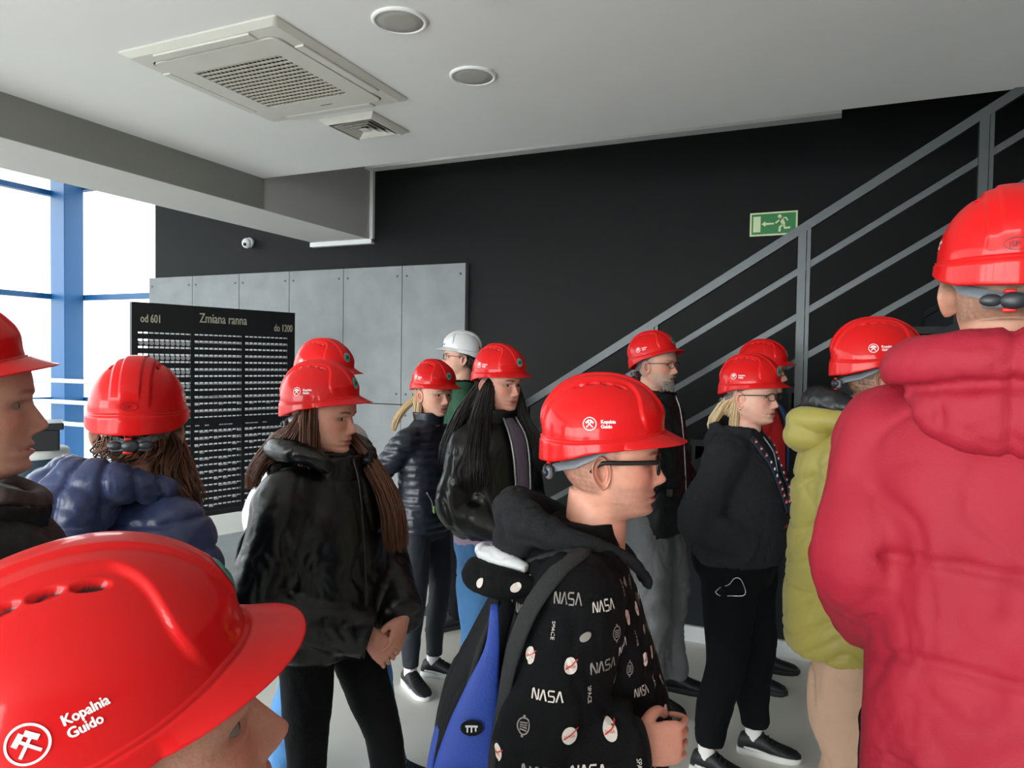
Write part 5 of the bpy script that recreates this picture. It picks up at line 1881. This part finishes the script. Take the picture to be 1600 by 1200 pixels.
# ============================================================ 10 blond woman, black hoodie
p = Person('stout blond person with glasses in a dark hoodie, patterned lanyard and black sweatpants', (.972, 3.03), -36, .982,
           dict(skin='#d2a28e', lips='#a8665e', browcol='#8a6a50', browa=.5), headx=.045, yaw=-8, face=dict(fem=True, fat=1.0, nose=.95))
p.arm(-1, (-.09, -.235, 1.09), (.115, -.15, .985))
p.arm(1, (-.04, .27, 1.09), (.13, .14, .98))
p.trousers(M_BLKTR, {-1: (-.05, -.15, 5), 1: (.06, .13, 15)}, rad=(.122, .085, .062), seed=20, amp=.006, hip=(.175, .195), hem=.125)
p.build_body()
tor = torso_loft([(.89, .165, .19, 0), (.93, .185, .21, .005), (1.05, .19, .212, .01), (1.18, .185, .205, .01), (1.30, .155, .205, .0), (1.39, .12, .185, -.005), (1.44, .085, .12, .0), (1.475, .075, .09, .005)], 28)
V, F = fuse([tor] + p.sleeves((.094, .088, .072, .056)), .009, 5, folds(.012, 3.4, 111, (1, 1, .8)))
jk = p.add('hoodie', V, F, M_FLEECE)
bv10 = BVHTree.FromPolygons([tuple(v) for v in V], [tuple(f) for f in F])
V2, F2 = fuse(hood_down(1.0, .0, 1.44, .026, .13, .09, .115, .085), .008, 4, folds(.006, 5, 113))
p.add('hood', V2, F2, M_FLEECE, jk)
add_part(p, 'pocket_edge', [stube([(.135, -.145, 1.06), (.165, -.125, 1.0), (.165, -.135, .94)], [.006] * 3, 10, 8)], M_FLEECE, jk)
M_LANY = mat('lanyard_navy', '#1c2a3f', .7)
lp, lw, lr = [], [], []
def on10(y, z, l=.004):
    h = bv10.ray_cast(Vector((.6, y, z)), Vector((-1, 0, 0)), .9)
    return (np.array(h[0]) + np.array(h[1]) * l) if h[0] else np.array([.15, y, z])
for sd in (-1, 1):
    pts = [on10(sd * .09 * (1 - t) + sd * .004, 1.43 - .30 * t, .006) for t in np.linspace(0, 1, 12)]
    lp.append(stube(pts, [.022] * 12, 26, 10, flat=.2, ref=(1, 0, 0)))
    for i in range(1, 11):
        c_ = (pts[i] + pts[i - 1]) / 2 + [.004, 0, 0]
        if 4 <= i <= 6:
            lw.append(ellipsoid(c_, (.003, .010, .008), 10, 6))
        else:
            lr.append(ellipsoid(c_, (.0025, .017, .012), 8, 6))
            lw.append(ellipsoid(c_ + [.002, 0, 0], (.002, .014, .004), 8, 6))
ln = p.add('lanyard', *join(lp), M_LANY)
obj('white_motif', *join(lw), M_DECAL, ln)['kind'] = 'stuff'
obj('red_motif', *join(lr), M_PRED, ln)['kind'] = 'stuff'
add_part(p, 'badge_holder', [bbox_bevel(.19, .198, -.028, .028, 1.06, 1.13, .003)], M_PRED, ln)
add_part(p, 'drawcord', [stube([(.115, -.06, 1.44), (.155, -.055, 1.38), (.172, -.045, 1.30)], [.003] * 3, 12, 6)], M_ZIP, jk)
p.strands([([(-.08, -.02, .0), (-.105, -.03, -.03), (-.105, -.045, 1.49), (-.10, -.06, 1.43)], [.022, .020, .022, .014], 1.5),
           ([(.01, -.074, .03), (-.04, -.074, .0), (-.09, -.03, -.02)], [.010, .016, .016], 1), ([(.01, .074, .03), (-.04, .074, .0), (-.09, .03, -.02)], [.010, .016, .016], .7),
           ([(-.04, -.07, .03), (-.05, -.072, -.03), (-.055, -.075, 1.49)], [.016, .018, .014], 1.0)], H_BLOND, 170, 'hair', .004, .0032, 14, headspace=2)
p.glasses(M_WIRE, .0016, .024, .0145)
add_part(p, 'earring', [ellipsoid(p.h2b(np.array([[-.008, -.083, -.046]]))[0], (.004, .003, .005), 10, 8)], M_GOLD)
add_part(p, 'earring', [ellipsoid(p.h2b(np.array([[-.008, .083, -.046]]))[0], (.004, .003, .005), 10, 8)], M_GOLD)
V2 = np.array([(-.02, -.222, .80), (.005, -.222, .826), (.035, -.219, .84), (.055, -.212, .868), (.078, -.205, .868), (.096, -.198, .825), (.09, -.202, .803), (.045, -.217, .796), (.0, -.223, .79)])
add_part(p, 'key_chain', [stube(np.vstack([V2, V2[:1]]) * [1, .95, 1], [.0018] * 10, 60, 6)], M_GOLD)
p.helmet(sticker=True)
for sd in (1, -1):
    p.shoe(sd, M_SHOE, M_SOLE_W, M_SOCK, stripe=True)

# ============================================================ 11 man in red jacket
p = Person('person with glasses in a red jacket standing half hidden behind the stout blond person', (1.335, 3.88), -25, 1.04,
           dict(skin='#bf8d78', hair='#5f5248', hairden=.8, stubble=.2), headx=.03, yaw=-8, face=dict(nose=1.05))
p.arm(-1, (-.05, -.26, 1.11), (.02, -.24, .87), ((.2, 0, -1), (0, -1, 0), .5, .3))
p.arm(1, (-.0, .26, 1.11), (.06, .24, .87), ((.2, 0, -1), (0, 1, 0), .5, .3))
p.trousers(M_BLKJEAN, {-1: (.0, -.12, -10), 1: (.04, .12, 10)}, seed=22)
p.build_body()
tor = torso_loft([(.82, .14, .185, .0), (.95, .145, .19, .0), (1.12, .145, .188, .0), (1.28, .145, .20, -.005), (1.38, .115, .19, -.01), (1.44, .085, .12, -.01), (1.48, .075, .09, -.01)], 26)
V, F = fuse([tor] + p.sleeves((.085, .075, .062, .05)), .011, 5, folds(.008, 4, 121))
jk = p.add('jacket', V, F, M_REDCLOTH)
V, F = fuse([collar(1.45, .09, .092, .06, .016, -.008, .008)], .008, 3)
p.add('collar', V, F, M_REDCLOTH, jk)
add_part(p, 'shirt_front', [stube([(.082, .0, 1.46), (.125, .0, 1.40), (.148, .0, 1.28), (.15, 0, 1.1)], [.035, .05, .045, .03], 20, 14, flat=.25, ref=(1, 0, 0))], mat('navy_shirt', '#27406b', .8))
p.glasses(M_FRAME, .0016, .025, .016)
p.helmet(sticker=True)
for sd in (1, -1):
    p.shoe(sd, M_SHOE, M_SOLE_D)

# ============================================================ 12 navy puffer seen from behind
p = Person('brown-haired person seen from behind in a blue quilted puffer jacket with ruffled hood', (-.91, 1.75), 55, .95,
           dict(skin='#c0907a', hair='#2b1c14'), yaw=54, face=dict(fem=True))
p.arm(-1, (-.0, -.27, 1.10), (.10, -.2, .88))
p.arm(1, (-.02, .265, 1.10), (.08, .2, .88))
p.trousers(M_BLKJEAN, {-1: (.0, -.11, -8), 1: (.04, .11, 8)}, seed=24)
p.build_body()
tor = torso_loft([(.80, .16, .195, .0), (.95, .16, .195, .0), (1.12, .155, .19, .0), (1.28, .15, .205, -.005), (1.38, .12, .195, -.01), (1.44, .09, .13, -.01), (1.49, .08, .09, -.01)], 26)
V, F = fuse([tor] + p.sleeves((.096, .088, .074, .058)), .0085, 6, lambda V, N: quilt(.078, .009, 23, .005, warp=.010)(V, N))
jk = p.add('jacket', V, F, M_NAVY)
hood = [stube([(.10, -.075, 1.39), (.07, -.105, 1.42), (-.02, -.125, 1.46), (-.12, -.10, 1.49), (-.165, 0, 1.495), (-.12, .10, 1.49), (-.02, .125, 1.46), (.07, .105, 1.42), (.10, .075, 1.39)],
              [.024, .030, .038, .050, .056, .050, .038, .030, .024], 44, 16), ellipsoid((-.165, .02, 1.425), (.105, .15, .108), 30, 18)]
def hoodn(V, N):
    a = np.arctan2(V[:, 1], -V[:, 0] - .02)
    d = .008 * channels(a + .06 * pn(V, 3, 2), .36, .035)
    d += .007 * (np.abs(np.sin(PI * (V[:, 2] + .012 * pn(V, 6, 3)) / .045)) ** .6 - .6) * sstep(-.16, -.20, V[:, 0])
    return d + folds(.006, 7, 25)(V, N)
V, F = fuse(hood, .0065, 4, hoodn)
p.add('hood', V, F, M_NAVY, jk)
p.strands([
    ([(-.03, -.074, .02), (-.035, -.082, -.05), (.0, -.115, 1.49), (.035, -.15, 1.42), (.05, -.165, 1.34)], [.03, .026, .026, .024, .012], 1.6),
    ([(.02, -.076, .03), (.02, -.085, -.05), (.06, -.125, 1.47), (.09, -.16, 1.36)], [.024, .026, .028, .018], 1.4),
    ([(-.075, -.03, .02), (-.088, -.03, -.03), (-.085, -.03, 1.535)], [.05, .04, .035], 1.3), ([(-.075, .03, .02), (-.088, .03, -.03), (-.085, .03, 1.535)], [.05, .04, .035], 1.3),
    ([(-.03, .07, .0), (-.035, .08, -.04), (-.03, .085, 1.52)], [.03, .025, .02], .8)], H_BROWN, 520, 'hair', .006, .0022, 16, headspace=2)
p.helmet(sticker=True, tilt=-.04)
for sd in (1, -1):
    p.shoe(sd, M_SHOE, M_SOLE_D)

# ============================================================ 13 woman at the picture's edge
p = Person('person in profile in a black high-collared coat, nearest to the big windows', (-.865, 1.12), 32, 1.008,
           dict(skin='#b98a76', lips='#9a5c54', browcol='#4c362a', browa=.6), headx=.0, face=dict(fem=True, nose=1.05, fat=.2), pitch=-2)
p.arm(-1, (-.03, -.26, 1.10), (.05, -.24, .87), ((.2, 0, -1), (0, -1, 0), .5, .3))
p.arm(1, (-.03, .26, 1.10), (.05, .24, .87), ((.2, 0, -1), (0, 1, 0), .5, .3))
p.trousers(M_BLKTR, {-1: (.0, -.11, -8), 1: (.04, .11, 8)}, seed=26)
p.build_body()
tor = torso_loft([(.70, .17, .20, .0), (.95, .165, .195, .0), (1.12, .165, .19, .005), (1.28, .165, .20, .01), (1.38, .135, .19, .005), (1.44, .10, .13, .0), (1.475, .085, .095, -.005)], 26)
V, F = fuse([tor] + p.sleeves((.092, .08, .066, .055)), .009, 6, folds(.008, 3.6, 131))
jk = p.add('coat', V, F, M_BLKJK)
V, F = fuse([collar(1.40, .112, .105, .085, .022, -.01, .022, tilt=-.15)], .008, 4, folds(.008, 6, 133))
p.add('collar', V, F, M_BLKJK, jk)
add_part(p, 'scarf', [stube([(.055, -.085, 1.475), (.095, -.03, 1.45), (.10, .03, 1.45), (.055, .085, 1.475)], [.014, .02, .02, .014], 18, 12)], mat('speckled_scarf', '#3a2c2a', .9, var=(60, .5)), jk)
p.strands([([(-.03, -.075, .02), (-.045, -.078, -.03), (-.06, -.07, 1.50)], [.02, .024, .018], 1), ([(-.03, .075, .02), (-.045, .078, -.03), (-.06, .07, 1.50)], [.02, .024, .018], 1),
           ([(-.085, 0, .0), (-.095, 0, -.05), (-.09, 0, 1.49)], [.045, .05, .03], 1.6)], H_DBROWN, 170, 'hair', .004, .0034, 17, headspace=2)
p.helmet(sticker=False, tilt=-.15, dx=-.012)
for sd in (1, -1):
    p.shoe(sd, M_SHOE, M_SOLE_D)

# ============================================================ 14 close foreground
p = Person('short person right in front, of whom only hard hat and profile show', (-.303, .57), 28, .862,
           dict(skin='#b98671', lips='#99564e', browcol='#4a382e', browa=.5, hair='#4a3a30', hairden=.6), pitch=-13, hs=1.06, face=dict(nose=1.1))
p.arm(-1, (-.03, -.25, 1.10), (.05, -.23, .87), ((.2, 0, -1), (0, -1, 0), .5, .3))
p.arm(1, (-.03, .25, 1.10), (.05, .23, .87), ((.2, 0, -1), (0, 1, 0), .5, .3))
p.trousers(M_BLKTR, {-1: (.0, -.11, -8), 1: (.04, .11, 8)}, seed=28)
p.build_body()
tor = torso_loft([(.80, .14, .18, .0), (.95, .14, .18, .0), (1.12, .14, .178, .0), (1.28, .14, .19, .0), (1.38, .115, .18, -.005), (1.44, .08, .11, -.01), (1.475, .07, .085, -.01)], 26)
V, F = fuse([tor] + p.sleeves((.08, .07, .06, .05)), .012, 5, folds(.008, 4, 141))
jk = p.add('jacket', V, F, M_BLKJK)
V, F = fuse([collar(1.45, .085, .088, .045, .015, -.008)], .009, 3)
p.add('collar', V, F, M_BLKJK, jk)
p.helmet(sticker=True, tilt=-.10)
for sd in (1, -1):
    p.shoe(sd, M_SHOE, M_SOLE_D)
